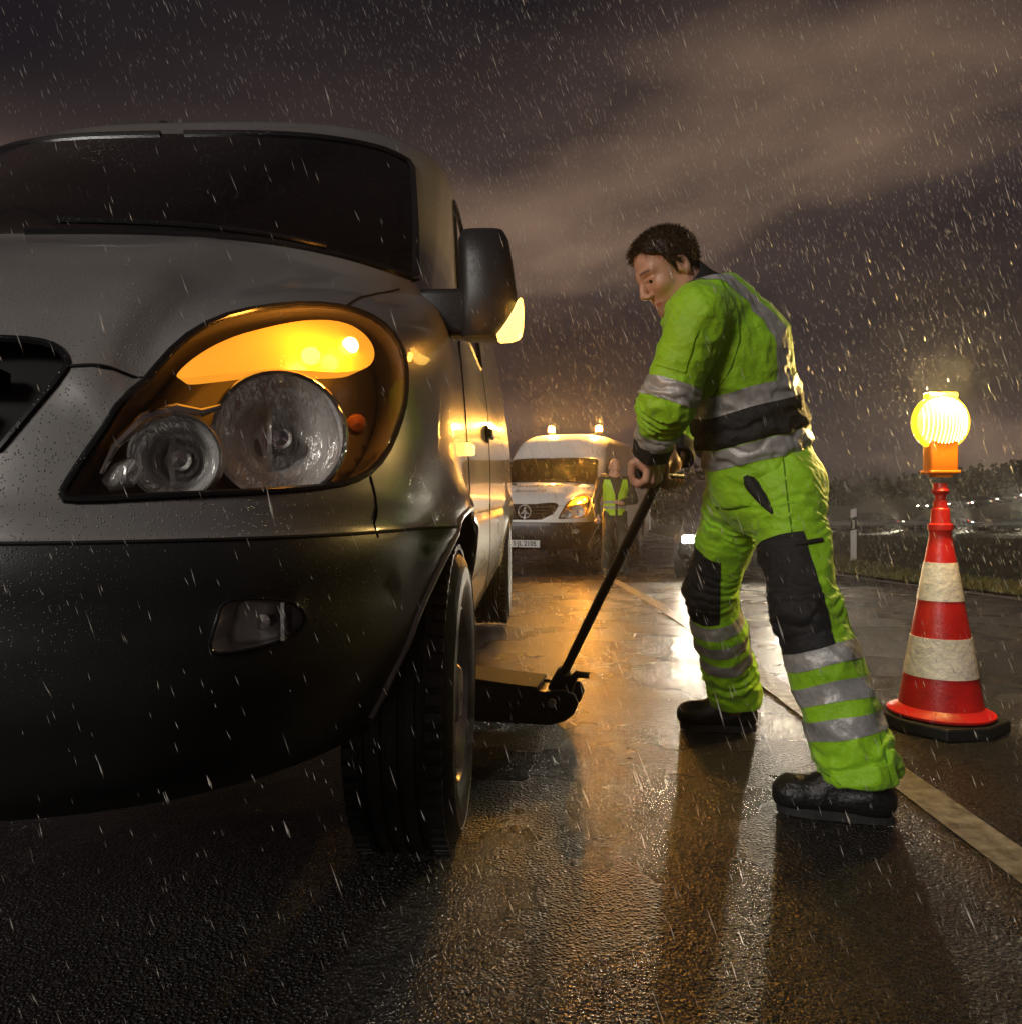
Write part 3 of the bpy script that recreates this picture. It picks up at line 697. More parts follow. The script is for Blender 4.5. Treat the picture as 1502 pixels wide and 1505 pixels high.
    for x in (-0.45, 0.42):
        s_ = empty('seat'); s_.parent = root
        MB().box((x, 2.30, 1.45), (0.50, 0.14, 0.72), Matrix.Rotation(-0.18, 3, 'X'), 0.06).build('backrest', M['cabin'], s_, True)
        MB().box((x, 2.05, 1.05), (0.50, 0.50, 0.16), None, 0.05).build('cushion', M['cabin'], s_, True)
        MB().box((x, 2.40, 1.88 if near else 1.72), (0.26, 0.10, 0.18), None, 0.04).build('headrest', M['cabin'], s_, True)
    T4 = Matrix.Translation((0.42, 1.72, 1.42)) @ frame((0, 0.75, 0.66)).to_4x4()
    b = MB(); b.tube([tuple(T4 @ Vector((0.20 * math.cos(a), 0.20 * math.sin(a), 0))) for a in np.linspace(0, 2 * PI, 33)], 0.014, 8, False)
    b.tube([tuple(T4 @ Vector((-0.2, 0, 0))), tuple(T4 @ Vector((0.2, 0, 0)))], 0.016, 8); b.build('steering_wheel', M['cabin'], root, True)
    MB().box((0, 2.9, 1.35), (1.5, 0.03, 1.5 if near else 1.2)).build('bulkhead', M['cabin'], root)
    # ---- bonnet vents and wipers
    for sgn in (1, -1):
        uvv = [sh.xz(x, z) for x, z in ((0.30, 1.40), (0.66, 1.385), (0.70, 1.415), (0.36, 1.425))] if not near else None
        if uvv:
            p = on(uvv); nn = np.array([0, -0.4, 0.9]) * 0.008; b = MB(); q = [tuple((r_ + nn) * np.array([sgn, 1, 1])) for r_ in p] + [tuple((r_ - nn) * np.array([sgn, 1, 1])) for r_ in p]
            b.add(q, [(0, 1, 2, 3), (7, 6, 5, 4), (0, 4, 5, 1), (1, 5, 6, 2), (2, 6, 7, 3), (3, 7, 4, 0)]); b.build('bonnet_vent', M['plastic'], root)
    for u0, u1, sg in ((0.46, 0.06, 1), (0.03, 0.42, -1)):
        b = MB(); pw = [sh.S(np.array(u_), np.array(11.16 + 0.16 * k)) for k, u_ in zip(np.linspace(0, 1, 8), np.linspace(u0, u1, 8))]
        b.tube([(p[0] * sg, p[1] - 0.012, p[2] + 0.012) for p in pw], 0.007, 8); b.build('wiper', M['plastic_smooth'], root, True)
    # ---- wheels
    for yc in (WY, WY + WB):
        for sgn in (1, -1):
            wroot = empty('wheel', (sgn * (0.880 if near else 0.855), yc, WZ)); wroot.parent = root
            if not near and yc == WY: wroot.rotation_euler[2] = -0.62
            T4 = frame((sgn, 0, 0)).to_4x4()
            hw = 0.118
            prof = [(0.222, -hw * .9), (0.25, -hw), (0.30, -hw * 1.05), (0.345, -hw * .98), (0.368, -hw * .80)]
            for gz_ in (-0.055, -0.018, 0.018, 0.055): prof += [(0.378, gz_ - 0.008), (0.370, gz_ - 0.006), (0.370, gz_ + 0.006), (0.378, gz_ + 0.008)]
            prof += [(0.368, hw * .80), (0.345, hw * .98), (0.325, hw * 1.06), (0.322, hw * 1.04), (0.30, hw * 1.05), (0.285, hw * 1.07), (0.25, hw), (0.222, hw * .9)]
            prof = [(r_ * WR / 0.38, z_) for r_, z_ in prof]
            b = MB(); b.lathe(prof, 56, T4); ty = b.build('tyre', M['rubber'], wroot, True)
            # tread lugs on the shoulders
            b = MB()
            for k in range(64):
                a = 2 * PI * k / 64
                for s_ in (-1, 1):
                    Mx = T4.to_3x3() @ Matrix.Rotation(a, 3, 'Z'); b.box(Mx @ Vector((0.374 * WR / .38, 0, s_ * 0.088)), (0.014, 0.021, 0.034), Mx)
            tag(b.build('tread', M['rubber'], ty), kind='stuff')
            b = MB(); b.lathe([(0.222, hw * .92), (0.214, hw * .95), (0.205, hw * .80), (0.196, hw * .35), (0.175, hw * .28), (0.150, hw * .50), (0.115, hw * .62), (0.085, hw * .55), (0.080, hw * .80), (0.062, hw * .95), (0.0, hw * .98)], 48, T4)
            rim = b.build('rim', M['steel'], wroot, True, fix=False)
            b = MB(); b.lathe([(0.222, -hw * .9), (0.19, -hw * .5), (0.0, -hw * .3)], 24, T4); b.build('rim_back', M['dark'], wroot, fix=False)
            for k in range(12):
                a = 2 * PI * k / 12; c = T4.to_3x3() @ Vector((0.172 * math.cos(a), 0.172 * math.sin(a), hw * .33)); b = MB()
                b.lathe([(0.0, 0.010), (0.014, 0.010), (0.016, 0.0)], 12, Matrix.Translation(c) @ T4); b.build('vent_hole', M['dark'], rim)
            for k in range(6):
                a = 2 * PI * k / 6; c = T4.to_3x3() @ Vector((0.098 * math.cos(a), 0.098 * math.sin(a), hw * .55)); b = MB()
                b.lathe([(0.0, 0.022), (0.009, 0.020), (0.010, 0.0)], 6, Matrix.Translation(c) @ T4); b.build('wheel_bolt', M['chrome'], rim)
    # ---- mirrors
    for sgn in (1, -1):
        mr_ = empty('mirror', (sgn * (0.985 if near else 0.955), 1.06, 0)); mr_.parent = root
        zb = 1.30
        def loft(secs, nm, m):
            b = MB(); vs = []; fs = []; n = 20
            for (x, y, z, a, c) in secs:
                for k in range(n):
                    t_ = 2 * PI * k / n; ca, sa = math.cos(t_), math.sin(t_); vs.append((sgn * (x + a * math.copysign(abs(ca) ** 0.5, ca)), y + c * math.copysign(abs(sa) ** 0.75, sa), z))
            for i in range(len(secs) - 1):
                for k in range(n): fs.append((i * n + k, i * n + (k + 1) % n, (i + 1) * n + (k + 1) % n, (i + 1) * n + k))
            fs += [tuple(range(n)), tuple((len(secs) - 1) * n + k for k in range(n))]
            return b.add(vs, fs).build(nm, m, mr_, True)
        loft([(0.075, 0.0, zb - .005, .04, .03), (0.075, 0.0, zb, .07, .05), (0.078, 0, zb + .03, .075, .062), (0.075, 0, zb + .12, .074, .068), (0.068, 0.01, zb + .20, .070, .065), (0.062, 0.012, zb + .255, .066, .058), (0.060, 0.014, zb + .28, .055, .04), (0.060, 0.014, zb + .284, .03, .02)], 'housing', M['plastic'])
        b = MB(); b.box((sgn * -0.045, 0.01, zb + 0.065), (0.17, 0.09, 0.125), None, 0.02); b.build('mirror_arm', M['plastic'], mr_, True)
        MB().box((sgn * 0.062, 0.068, zb + 0.15), (0.11, 0.012, 0.2), None, 0.005).build('mirror_glass', M['chrome'], mr_)
        b = MB(); poly = [(0.092, zb - 0.012), (0.150, zb - 0.008), (0.166, zb + 0.012), (0.168, zb + 0.085), (0.156, zb + 0.092), (0.140, zb + 0.055), (0.118, zb + 0.02)]
        b.prism(refine(poly, 1), -0.070, 0.01, lambda a, z, d: (sgn * a, d, z)); b.build('mirror_indicator', M['amber_hot'] if near else M['amber_dim'], mr_, bevel=0.003)
        if near and sgn == 1:
            ld = bpy.data.lights.new('mirror_light', 'POINT'); lo_ = bpy.data.objects.new('mirror_light', ld); COL.objects.link(lo_); lo_.parent = mr_
            lo_.location = (0.178, -0.085, zb + 0.05); ld.energy = 0.45; ld.color = (1, 0.38, 0.05); ld.shadow_soft_size = 0.02
        # door handle and side repeater
        p = sh.S(*[np.array(q) for q in sh.yz(2.38, 1.16)]); b = MB(); b.box((sgn * (p[0] + 0.022), p[1], p[2]), (0.022, 0.20, 0.035), None, 0.009); b.box((sgn * (p[0] + 0.004), p[1], p[2]), (0.02, 0.12, 0.07), None, 0.006); b.build('door_handle', M['plastic'], root, True)
        p = sh.S(*[np.array(q) for q in sh.yz(1.34, 1.03)]); b = MB(); b.box((sgn * (p[0] + 0.008), p[1], p[2]), (0.03, 0.10, 0.034), None, 0.008); b.build('side_repeater', M['amber_hot'] if near else M['amber_dim'], root, True)
        if near and sgn == 1:
            ld = bpy.data.lights.new('repeater_light', 'POINT'); lo_ = bpy.data.objects.new('repeater_light', ld); COL.objects.link(lo_); lo_.parent = root
            lo_.location = (p[0] + 0.06, p[1] - 0.02, p[2]); ld.energy = 0.05; ld.color = (1, 0.38, 0.05); ld.shadow_soft_size = 0.02
        # rear lamp
        MB().box((sgn * 0.88, REAR - 0.02, 1.0), (0.12, 0.08, 0.4), None, 0.015).build('rear_lamp', M['red_plastic'], root, True)
    return root, sh, on
M['cap_dim'] = mat('dim_amber_cap', (0.16, 0.05, 0.012), 0.2)
M['emblem'] = mat('emblem_metal', (0.75, 0.75, 0.74), 0.25, 0.4)
M['amber_hot'] = emitter('lit_amber_repeater', (1.0, 0.55, 0.10), 3.2)
M['red_plastic'] = mat('red_lamp_plastic', (0.35, 0.01, 0.01), 0.2)
van1, _, _on1 = build_van(TABLE, 'delivery_van', (VAN_X, VAN_Y, 0), VAN_RZ, M['silver'], 'silver van with lit amber headlamp indicator, black bumper and a jack beside its front wheel', True)
# small aerials on the near van's roof
for px_, d in ((215, 2.25), (287, 2.3)):
    q = P(px_, 165, VAN_Y + d); x = q.x - VAN_X
    b = MB(); b.lathe([(0.0, 0.125), (0.02, 0.12), (0.036, 0.085), (0.040, 0.05), (0.046, 0.02), (0.05, 0.0), (0.05, -0.05)], 16, Matrix.Translation((x, d, 2.325))); b.build('roof_aerial', M['plastic'], van1, True)
# ================================================================ white van behind, its plate, script and beacons
V2Y, V2RZ = 12.1, -0.33
g_v2 = float(gz(0.6, 14.2))
van2, sh2, on2 = build_van(TABLE2, 'delivery_van', (0.19, V2Y, g_v2), V2RZ, M['white'], 'white van with two amber roof beacons and a star on its grille', False)
def text_mesh(txt, size, shear=0.0, bold=0.0):
    cu = bpy.data.curves.new('t', 'FONT'); cu.body = txt; cu.size = size; cu.shear = shear; cu.offset = bold; cu.align_x = 'CENTER'; cu.align_y = 'CENTER'
    o = bpy.data.objects.new('t', cu); COL.objects.link(o); bpy.context.view_layer.update()
    me = o.evaluated_get(bpy.context.evaluated_depsgraph_get()).to_mesh(); V_ = [v.co.copy() for v in me.vertices]; F_ = [tuple(p.vertices) for p in me.polygons]
    bpy.data.objects.remove(o); bpy.data.curves.remove(cu); return V_, F_
M['plate'] = mat('plate_white', (0.7, 0.7, 0.68), 0.4); M['plate_blue'] = mat('plate_blue', (0.02, 0.06, 0.35), 0.4); M['ink'] = mat('plate_ink', (0.01, 0.01, 0.01), 0.5)
M['script'] = mat('script_ink', (0.10, 0.12, 0.20), 0.5)
pl = empty('number_plate', (0, -0.012, 0.50)); pl.parent = van2
MB().box((0, 0, 0), (0.52, 0.010, 0.11), None, 0.003).build('plate_board', M['plate'], pl)
MB().box((-0.238, -0.007, 0), (0.042, 0.004, 0.105)).build('country_strip', M['plate_blue'], pl)
tv, tf = text_mesh('S·JL 2105', 0.098, 0, 0.002); mesh_obj('plate_characters', [(v.x + 0.022, -0.0075, v.y) for v in tv], tf, M['ink'], pl)
for txt, x0, z0, sz in (('Mercedes-Benz', 0.05, 1.375, 0.13), ('Service24h', -0.02, 1.295, 0.12)):
    tv, tf = text_mesh(txt, sz, 0.35); gx_ = []
    for v in tv:
        X_, Z_ = v.x + x0, z0 + v.y * 0.55; k = np.argmin(np.hypot(sh2.G[..., 0] - abs(X_), sh2.G[..., 2] - Z_) + 10 * (sh2.GU > 1)); Y_ = sh2.G[..., 1].ravel()[k]; gx_.append((X_, Y_ - 0.012, Z_ + 0.012))
    mesh_obj('bonnet_script', gx_, tf, M['script'], van2)
M['beacon'] = emitter('lit_beacon', (1.0, 0.50, 0.10), 22.0)
for x, y in ((-0.26, 2.5), (0.60, 2.58)):
    be = empty('beacon', (x - 0.02, y, 2.355)); be.parent = van2
    b = MB(); b.lathe([(0.0, 0.0), (0.075, 0.0), (0.075, 0.025), (0.06, 0.035), (0.0, 0.036)], 24); b.build('beacon_base', M['plastic'], be, True)
    b = MB(); b.lathe([(0.062, 0.036), (0.066, 0.05), (0.062, 0.12), (0.045, 0.145), (0.0, 0.152)], 24); b.build('beacon_dome', M['beacon'], be, True)
    ld = bpy.data.lights.new('beacon_light', 'POINT'); lo_ = bpy.data.objects.new('beacon_light', ld); COL.objects.link(lo_); lo_.parent = be; lo_.location = (0, -0.02, 0.22)
    ld.energy = 230; ld.color = (1, 0.44, 0.07); ld.shadow_soft_size = 0.06

# ================================================================ traffic cone and warning lamp
CD = 3.10; cxw = P(1382, 1055, CD).x; 
M['cone_red'] = mat('cone_red', (0.52, 0.012, 0.012), 0.38, var=0.28, vscale=7, bump=0.15, bscale=60, drops=0.4, dscale=150)
M['cone_white'] = mat('cone_reflective_white', (0.68, 0.63, 0.58), 0.4, var=0.30, vscale=8, bump=0.5, bscale=35, drops=0.3)
cone = empty('traffic_cone', (cxw, CD, 0), 0.0, 'red and white striped traffic cone on a black rubber base', 'traffic cone')
b = MB(); oct_ = [(0.20 * math.cos(a) * (1.18 if k % 2 else 1.05), 0.20 * math.sin(a) * (1.18 if k % 2 else 1.05)) for k, a in enumerate(np.linspace(PI / 8, 2 * PI + PI / 8, 9)[:-1])]
b.prism(oct_, 0.003, 0.050, lambda a, c, d: (a, c, d)); b.build('base_plate', M['rubber'], cone, bevel=0.008)
def cr_(z): return 0.152 + (0.030 - 0.152) * (z - 0.075) / (0.80 - 0.075)
prof = [(0.10, 0.040), (0.178, 0.050), (0.190, 0.058), (0.190, 0.066), (0.168, 0.074), (cr_(0.09), 0.09)]
prof += [(cr_(z), z) for z in np.linspace(0.12, 0.74, 18)] + [(0.041, 0.76), (0.045, 0.765), (0.045, 0.785), (0.036, 0.79), (0.033, 0.845), (0.028, 0.85), (0.0, 0.85)]
b = MB(); b.lathe(prof, 56); b.build('cone_body', M['cone_red'], cone, True)
def py2z(y): return CAMZ - (y - HY) / FPX * CD
for y0, y1 in ((881, 826), (990, 934)):
    z0, z1 = py2z(y0), py2z(y1); b = MB()
    zz = np.linspace(z0, z1, 6); b.lathe([(cr_(z0) - 0.002, z0)] + [(cr_(z) + 0.0022, z) for z in zz] + [(cr_(z1) - 0.002, z1)], 56); b.build('reflective_sleeve', M['cone_white'], cone, True)
lamp_p = Vector((cxw, CD, 0)); lzc = py2z(621)
lamp = empty('warning_lamp', (cxw, CD, 0.846), 0.0, 'lit yellow round warning lamp plugged onto the striped cone', 'lamp')
M['lamp_body'] = mat('orange_lamp_housing', (0.85, 0.20, 0.01), 0.32, bump=0.1, bscale=40)
M['lamp_lens'] = emitter('lit_yellow_lens', (1.0, 0.66, 0.10), 1.75); M['lamp_rib'] = emitter('lit_lens_rib', (1.0, 0.86, 0.42), 5.0); M['lamp_rim'] = emitter('lit_lens_rim', (1.0, 0.60, 0.02), 1.35)
zb = 0.846
b = MB(); b.lathe([(0.026, 0.0), (0.026, 0.03), (0.020, 0.034), (0.020, 0.052), (0.030, 0.060), (0.034, 0.070), (0.026, 0.082), (0.026, 0.10)], 24); b.build('socket', M['cone_red'], lamp, True)
h0 = py2z(697) - zb; h1 = py2z(656) - zb
b = MB(); b.prism([(-0.050, h0 + 0.02), (-0.030, h0 - 0.012), (0.030, h0 - 0.012), (0.050, h0 + 0.02)], -0.024, 0.024, lambda a, z, d: (a, d, z)); b.box((0, 0, (h0 + h1) / 2 + 0.012), (0.108, 0.072, h1 - h0 + 0.03), None, 0.012); b.build('battery_box', M['lamp_body'], lamp, True)
MB().box((0, 0, h0 + 0.008), (0.118, 0.082, 0.012), None, 0.004).build('box_flange', M['lamp_body'], lamp, True)
zl = lzc - zb; R_ = 0.104
T4 = Matrix.Translation((0, 0, zl)) @ frame((0, -1, 0)).to_4x4()
b = MB(); b.lathe([(R_ * 0.98, 0.022), (R_ * 1.04, 0.014), (R_ * 1.06, 0.0), (R_ * 1.04, -0.014), (R_ * 0.98, -0.022)], 56, T4); b.build('lens_rim', M['lamp_rim'], lamp, True)
MB().box((0, 0, zl + R_ * 0.97), (0.115, 0.045, 0.030), None, 0.006).build('lens_cap', M['lamp_rim'], lamp, True)
for sg in (1, -1):                                            # fluted lens on both faces
    n, mth_ = 72, 20; vs = []; fs = []
    for i in range(mth_ + 1):
        r = R_ * i / mth_; dome = 0.050 * (1 - (i / mth_) ** 2) + 0.016
        for k in range(n):
            a = 2 * PI * k / n; x, z = r * math.cos(a), r * math.sin(a); vs.append((x, -sg * (dome + 0.0022 * math.cos(x / 0.0105 * 2 * PI) * (1 if i < mth_ else 0)), zl + z))
    for i in range(mth_):
        for k in range(n): fs.append((i * n + k, i * n + (k + 1) % n, (i + 1) * n + (k + 1) % n, (i + 1) * n + k))
    ln_ = MB().add(vs, fs).build('lens', M['lamp_lens'], lamp, True)
    for x in np.linspace(-0.082, 0.082, 13):
        zm = math.sqrt(R_ * R_ * 0.86 - x * x); q_ = [(x, -sg * (0.050 * (1 - (x * x + z * z) / (R_ * R_)) + 0.0185), zl + z) for z in np.linspace(-zm, zm, 9)]
        b = MB(); b.tube(q_, 0.0017, 6); b.build('lens_rib', M['lamp_rib'], ln_, True)
    ld = bpy.data.lights.new('lamp_light', 'POINT'); lo_ = bpy.data.objects.new('lamp_light', ld); COL.objects.link(lo_); lo_.parent = lamp; lo_.location = (0, -sg * 0.115, zl + 0.17)
    ld.energy = 40; ld.color = (1, 0.66, 0.20); ld.shadow_soft_size = 0.05

# ================================================================ trolley jack
M['jack'] = mat('jack_black_paint', (0.014, 0.014, 0.015), 0.34, 0.3, var=0.3, vscale=12, bump=0.2, bscale=80, drops=0.5, dscale=150)
M['jack_top'] = mat('jack_worn_plate', (0.022, 0.021, 0.020), 0.62, 0.0, var=0.35, vscale=16, drops=0.4)
JA, JB = Vector((0.25, 3.17, 0)), Vector((-0.52, 3.33, 0))        # handle end, saddle end
jack = empty('trolley_jack', (0.1, 3.1, 0), 0, 'black trolley jack reaching under the silver van with its long handle raised', 'jack')
jd = (JB - JA).normalized(); js = Vector((-jd.y, jd.x, 0)); JL = (JB - JA).length
def J(a, s, z): return JA + jd * a + js * s + Vector((0, 0, z)) - Vector((0.1, 3.1, 0))
side = [(0.02, 0.03), (0.08, 0.012), (JL, 0.012), (JL + 0.02, 0.075), (JL - 0.05, 0.14), (JL * 0.62, 0.175), (0.24, 0.150), (0.10, 0.140), (0.03, 0.150), (-0.015, 0.135), (-0.03, 0.10), (-0.015, 0.06)]
for sg in (1, -1):
    b = MB(); b.prism(side, sg * 0.095, sg * 0.112, lambda a, z, d: J(a, d, z)); b.build('side_plate', M['jack'], jack, bevel=0.003)
b = MB(); b.prism([(0.13, 0.146), (0.24, 0.152), (JL * 0.62, 0.176), (JL * 0.78, 0.172), (JL * 0.78, 0.184), (JL * 0.62, 0.189), (0.24, 0.166), (0.13, 0.158)], -0.118, 0.118, lambda a, z, d: J(a, d, z)); b.build('top_plate', M['jack_top'], jack, bevel=0.003)
b = MB(); b.prism([(0.02, 0.03), (0.22, 0.03), (0.22, 0.135), (0.02, 0.135)], -0.09, 0.09, lambda a, z, d: J(a, d, z)); b.build('pump_block', M['jack'], jack, bevel=0.01)
b = MB(); b.prism([(JL * 0.55, 0.10), (JL - 0.05, 0.26), (JL + 0.01, 0.27), (JL + 0.01, 0.24), (JL * 0.58, 0.06)], -0.05, 0.05, lambda a, z, d: J(a, d, z)); b.build('lift_arm', M['jack'], jack, bevel=0.005)
b = MB(); b.lathe([(0.0, 0.0), (0.05, 0.0), (0.06, 0.015), (0.062, 0.04), (0.05, 0.042), (0.045, 0.03), (0.0, 0.03)], 20, Matrix.Translation(J(JL - 0.02, 0, 0.265))); b.build('saddle', M['jack'], jack, True)
for a_, r_ in ((0.14, 0.034), (JL - 0.02, 0.05)):
    for sg in (1, -1):
        b = MB(); b.lathe([(0.0, -0.016), (r_ - .01, -0.018), (r_, -0.012), (r_, 0.012), (r_ - .01, 0.018), (0.0, 0.016)], 20, Matrix.Translation(J(a_, sg * 0.070, r_ + 0.003)) @ frame(js).to_4x4()); b.build('caster', M['steel'], jack, True)
b = MB(); b.tube([J(0.07, -0.13, 0.10), J(0.07, 0.13, 0.10)], 0.016, 12); b.build('pivot_pin', M['steel'], jack, True)
hb = Vector((.180, 3.18, .130)); hm = Vector(((.413 + .520) / 2, (2.485 + 2.590) / 2, .945)); off = Vector((0.1, 3.1, 0)); hd_ = (hm - hb).normalized()
b = MB(); b.tube([hb - hd_ * 0.05 - off, hb + hd_ * 0.02 - off, hb + hd_ * 0.10 - off, hb + hd_ * 0.11 - off], [0.032, 0.034, 0.030, 0.022], 16); b.build('handle_socket', M['jack'], jack, True)
b = MB(); b.tube([hb - off, hm - off], 0.0175, 18); b.build('handle', M['jack'], jack, True)
bl = Vector((.413, 2.485, .962)); brr = Vector((.520, 2.590, .958)); bd = (brr - bl).normalized()
b = MB(); b.tube([bl - bd * 0.050 - off, brr + bd * 0.052 - off], 0.0145, 14); b.build('cross_bar', M['jack'], jack, True)
lev = [P(826, 1030, 3.16), P(834, 1016, 3.14), P(840, 1000, 3.12), P(848, 991, 3.11), P(866, 993, 3.10)]
b = MB(); b.tube([p - off for p in lev], [0.022, 0.021, 0.019, 0.016, 0.012], 12); b.build('release_lever', M['jack'], jack, True)

# ================================================================ cars: the one whose lamps shine behind the mechanic, and traffic far off
M['car_dark'] = mat('dark_car_paint', (0.02, 0.022, 0.028), 0.25, 0.3, coat=0.8); M['car_grey'] = mat('grey_car_paint', (0.10, 0.10, 0.11), 0.3, 0.4, coat=0.6)
M['head_on'] = emitter('lit_white_headlamp', (1.0, 0.90, 0.68), 30.0); M['tail_on'] = emitter('lit_tail_lamp', (1.0, 0.03, 0.01), 3.0)
def car_proto(paint):
    "sections along the length: x half-widths at sill, belt; heights"
    root = empty('passenger_car')
    L_ = 4.3; prof = [(0.0, .30, .62, .70), (0.10, .24, .68, .80), (0.5, .22, .76, .86), (1.15, .22, .90, .88), (2.2, .22, .93, .88), (3.4, .22, .95, .88), (4.05, .25, .97, .84), (4.3, .34, .86, .74)]
    b = MB(); vs = []; fs = []; n = 8
    for (y, z0, z1, w_) in prof:
        for x, z in ((-w_ * .9, z0), (-w_, z0 + .15), (-w_, (z0 + z1) / 2 + .05), (-w_ * .9, z1), (w_ * .9, z1), (w_, (z0 + z1) / 2 + .05), (w_, z0 + .15), (w_ * .9, z0)): vs.append((x, y, z))
    for i in range(len(prof) - 1):
        for k in range(n): fs.append((i * n + k, i * n + (k + 1) % n, (i + 1) * n + (k + 1) % n, (i + 1) * n + k))
    fs += [tuple(range(n)), tuple((len(prof) - 1) * n + k for k in range(n))]
    b.add(vs, fs).build('body', paint, root, True, bevel=0.02)
    cab = [(1.05, .90, .90, .80), (1.75, .90, 1.38, .68), (2.1, .92, 1.45, .66), (3.0, .94, 1.44, .66), (3.75, .95, 1.28, .64), (4.1, .95, .97, .72)]
    b = MB(); vs = []; fs = []
    for (y, z0, z1, w_) in cab: vs += [(-0.80, y, z0), (-w_, y, z1), (w_, y, z1), (0.80, y, z0)]
    for i in range(len(cab) - 1):
        for k in range(3): fs.append((i * 4 + k, i * 4 + k + 1, i * 4 + k + 5, i * 4 + k + 4))
    b.add(vs, fs).build('cabin_glass', M['plastic_smooth'], root, True)
    b = MB(); b.add([(-.67, 1.85, 1.40), (.67, 1.85, 1.40), (.68, 2.4, 1.47), (.67, 3.0, 1.46), (.64, 3.7, 1.31), (-.64, 3.7, 1.31), (-.67, 3.0, 1.46), (-.68, 2.4, 1.47)], [(0, 1, 2, 7), (7, 2, 3, 6), (6, 3, 4, 5)]); b.build('roof', paint, root, True)
    for y in (0.85, 3.45):
        for sg in (1, -1):
            T4 = Matrix.Translation((sg * 0.80, y, 0.32)) @ frame((sg, 0, 0)).to_4x4(); w_ = empty('wheel', (0, 0, 0)); w_.parent = root
            b = MB(); b.lathe([(0.2, -.1), (.31, -.1), (.32, -.08), (.32, .08), (.31, .1), (.2, .1)], 24, T4); b.build('tyre', M['rubber'], w_, True)
            b = MB(); b.lathe([(0.2, .09), (.17, .05), (.0, .07)], 20, T4); b.build('rim', M['steel'], w_, True, fix=False)
    for sg in (1, -1):
        b = MB(); b.box((sg * 0.62, 0.03, 0.60), (0.26, 0.10, 0.11), Matrix.Rotation(sg * 0.15, 3, 'Z'), 0.03); b.build('headlamp', M['head_on'], root, True)
        b = MB(); b.box((sg * 0.62, 4.28, 0.74), (0.24, 0.06, 0.12), None, 0.02); b.build('tail_lamp', M['tail_on'], root, True)
    return root
def copy_tree(o, parent=None):
    c = o.copy(); COL.objects.link(c); c.parent = parent
    for ch in list(o.children): copy_tree(ch, c)
    return c
carA = car_proto(M['car_dark']); carA.location = (3.07, 10.8, float(gz(3, 12.5))); carA.rotation_euler[2] = -0.277
tag(carA, 'dark car with white headlamps on coming up the road behind the mechanic', 'car')
for sg in (1, -1):
    ld = bpy.data.lights.new('headlamp_beam', 'SPOT'); lo_ = bpy.data.objects.new('headlamp_beam', ld); COL.objects.link(lo_); lo_.parent = carA
    lo_.location = (sg * 0.62, -0.10, 0.60); lo_.rotation_euler = (math.radians(88), 0, PI); lo_.rotation_euler = Vector((0.0, 1.0, 0.02)).to_track_quat('Z', 'Y').to_euler()
    ld.energy = 75; ld.color = (1, 0.87, 0.66); ld.spot_size = math.radians(120); ld.spot_blend = 0.8; ld.shadow_soft_size = 0.07
carB = car_proto(M['car_grey'])
far = [(14.0 + 5.4 * k, 0, 'car driving in the hollow, %s of the string counted from the marker post' % w_) for k, w_ in enumerate(('first', 'second', 'third', 'fourth', 'fifth', 'sixth'))]
for i, (x, dy, lb) in enumerate(far):
    c = carB if i == 0 else copy_tree(carB)
    y = cy(x) - 1.5; c.location = (x, y, float(gz(x, y)) + 0.03); c.rotation_euler[2] = -PI / 2
    tag(c, 'small grey ' + lb, 'car', 'cars on the crossing road')
    ld = bpy.data.lights.new('far_beam', 'SPOT'); lo_ = bpy.data.objects.new('far_beam', ld); COL.objects.link(lo_); lo_.parent = c
    lo_.location = (0, -0.15, 0.62); lo_.rotation_euler = Vector((0, 1, 0.06)).to_track_quat('Z', 'Y').to_euler(); ld.energy = 1500; ld.color = (1, 0.9, 0.65); ld.spot_size = math.radians(110); ld.shadow_soft_size = 0.2
hillx = [(52.5, 102), (56, 103.3), (60, 105), (64.5, 107), (69, 109), (74, 111)]
for i, (x, y) in enumerate(hillx):
    c = copy_tree(carB); c.location = (x, y, float(gz(x, y)) + 0.02); c.rotation_euler[2] = -PI / 2 + 0.5
    for ch in list(c.children):
        if ch.type == 'LIGHT': bpy.data.objects.remove(ch)
    tag(c, ['tiny car with headlamps on, leading the others up the hillside lane', 'tiny car with headlamps on, second up the hillside lane', 'tiny car with headlamps on, third up the hillside lane', 'tiny car with headlamps on, fourth up the hillside lane', 'tiny car with headlamps on, fifth up the hillside lane', 'tiny car with headlamps on, last and lowest on the hillside lane'][i], 'car', 'cars on the hillside lane')
hl = [(x, y) for x, y in zip(np.linspace(52, 95, 30), np.linspace(101.5, 120, 30))]
b = MB(); vs = []
for x, y in hl: vs += [(x, y - 1.6, float(gz(x, y - 1.6)) + .02), (x, y + 1.6, float(gz(x, y + 1.6)) + .02)]
b.add(vs, [(2 * i, 2 * i + 2, 2 * i + 3, 2 * i + 1) for i in range(len(hl) - 1)]); tag(b.build('hillside_lane', M['asphalt'], None, fix=False), kind='structure')

# ================================================================ added guard rail, catching the beams as a pale line instead of light trails
M['zinc'] = mat('zinc_steel', (0.55, 0.55, 0.54), 0.30, 0.8, var=0.15, vscale=2)
gr0 = empty('added_guard_rail', (9.5, 57.6, 0), 0, 'galvanised guard rail added along the crossing road to catch the car light', 'guard rail')
gxs = np.arange(9.5, 60, 2.0); gyf = lambda x: cy(x) - 4.2
b = MB(); vs = []; fs = []; pr_ = [(0.0, .78), (-.06, .74), (-.02, .66), (-.06, .58), (0.0, .54), (0.01, .66)]
for i, x in enumerate(gxs):
    y = gyf(x); z = float(gz(x, y)); vs += [(x - 9.5, y + a - 57.6, z + h_) for a, h_ in pr_]
    if i: fs += [((i - 1) * 6 + k, (i - 1) * 6 + (k + 1) % 6, i * 6 + (k + 1) % 6, i * 6 + k) for k in range(6)]
b.add(vs, fs).build('rail', M['zinc'], gr0, True)
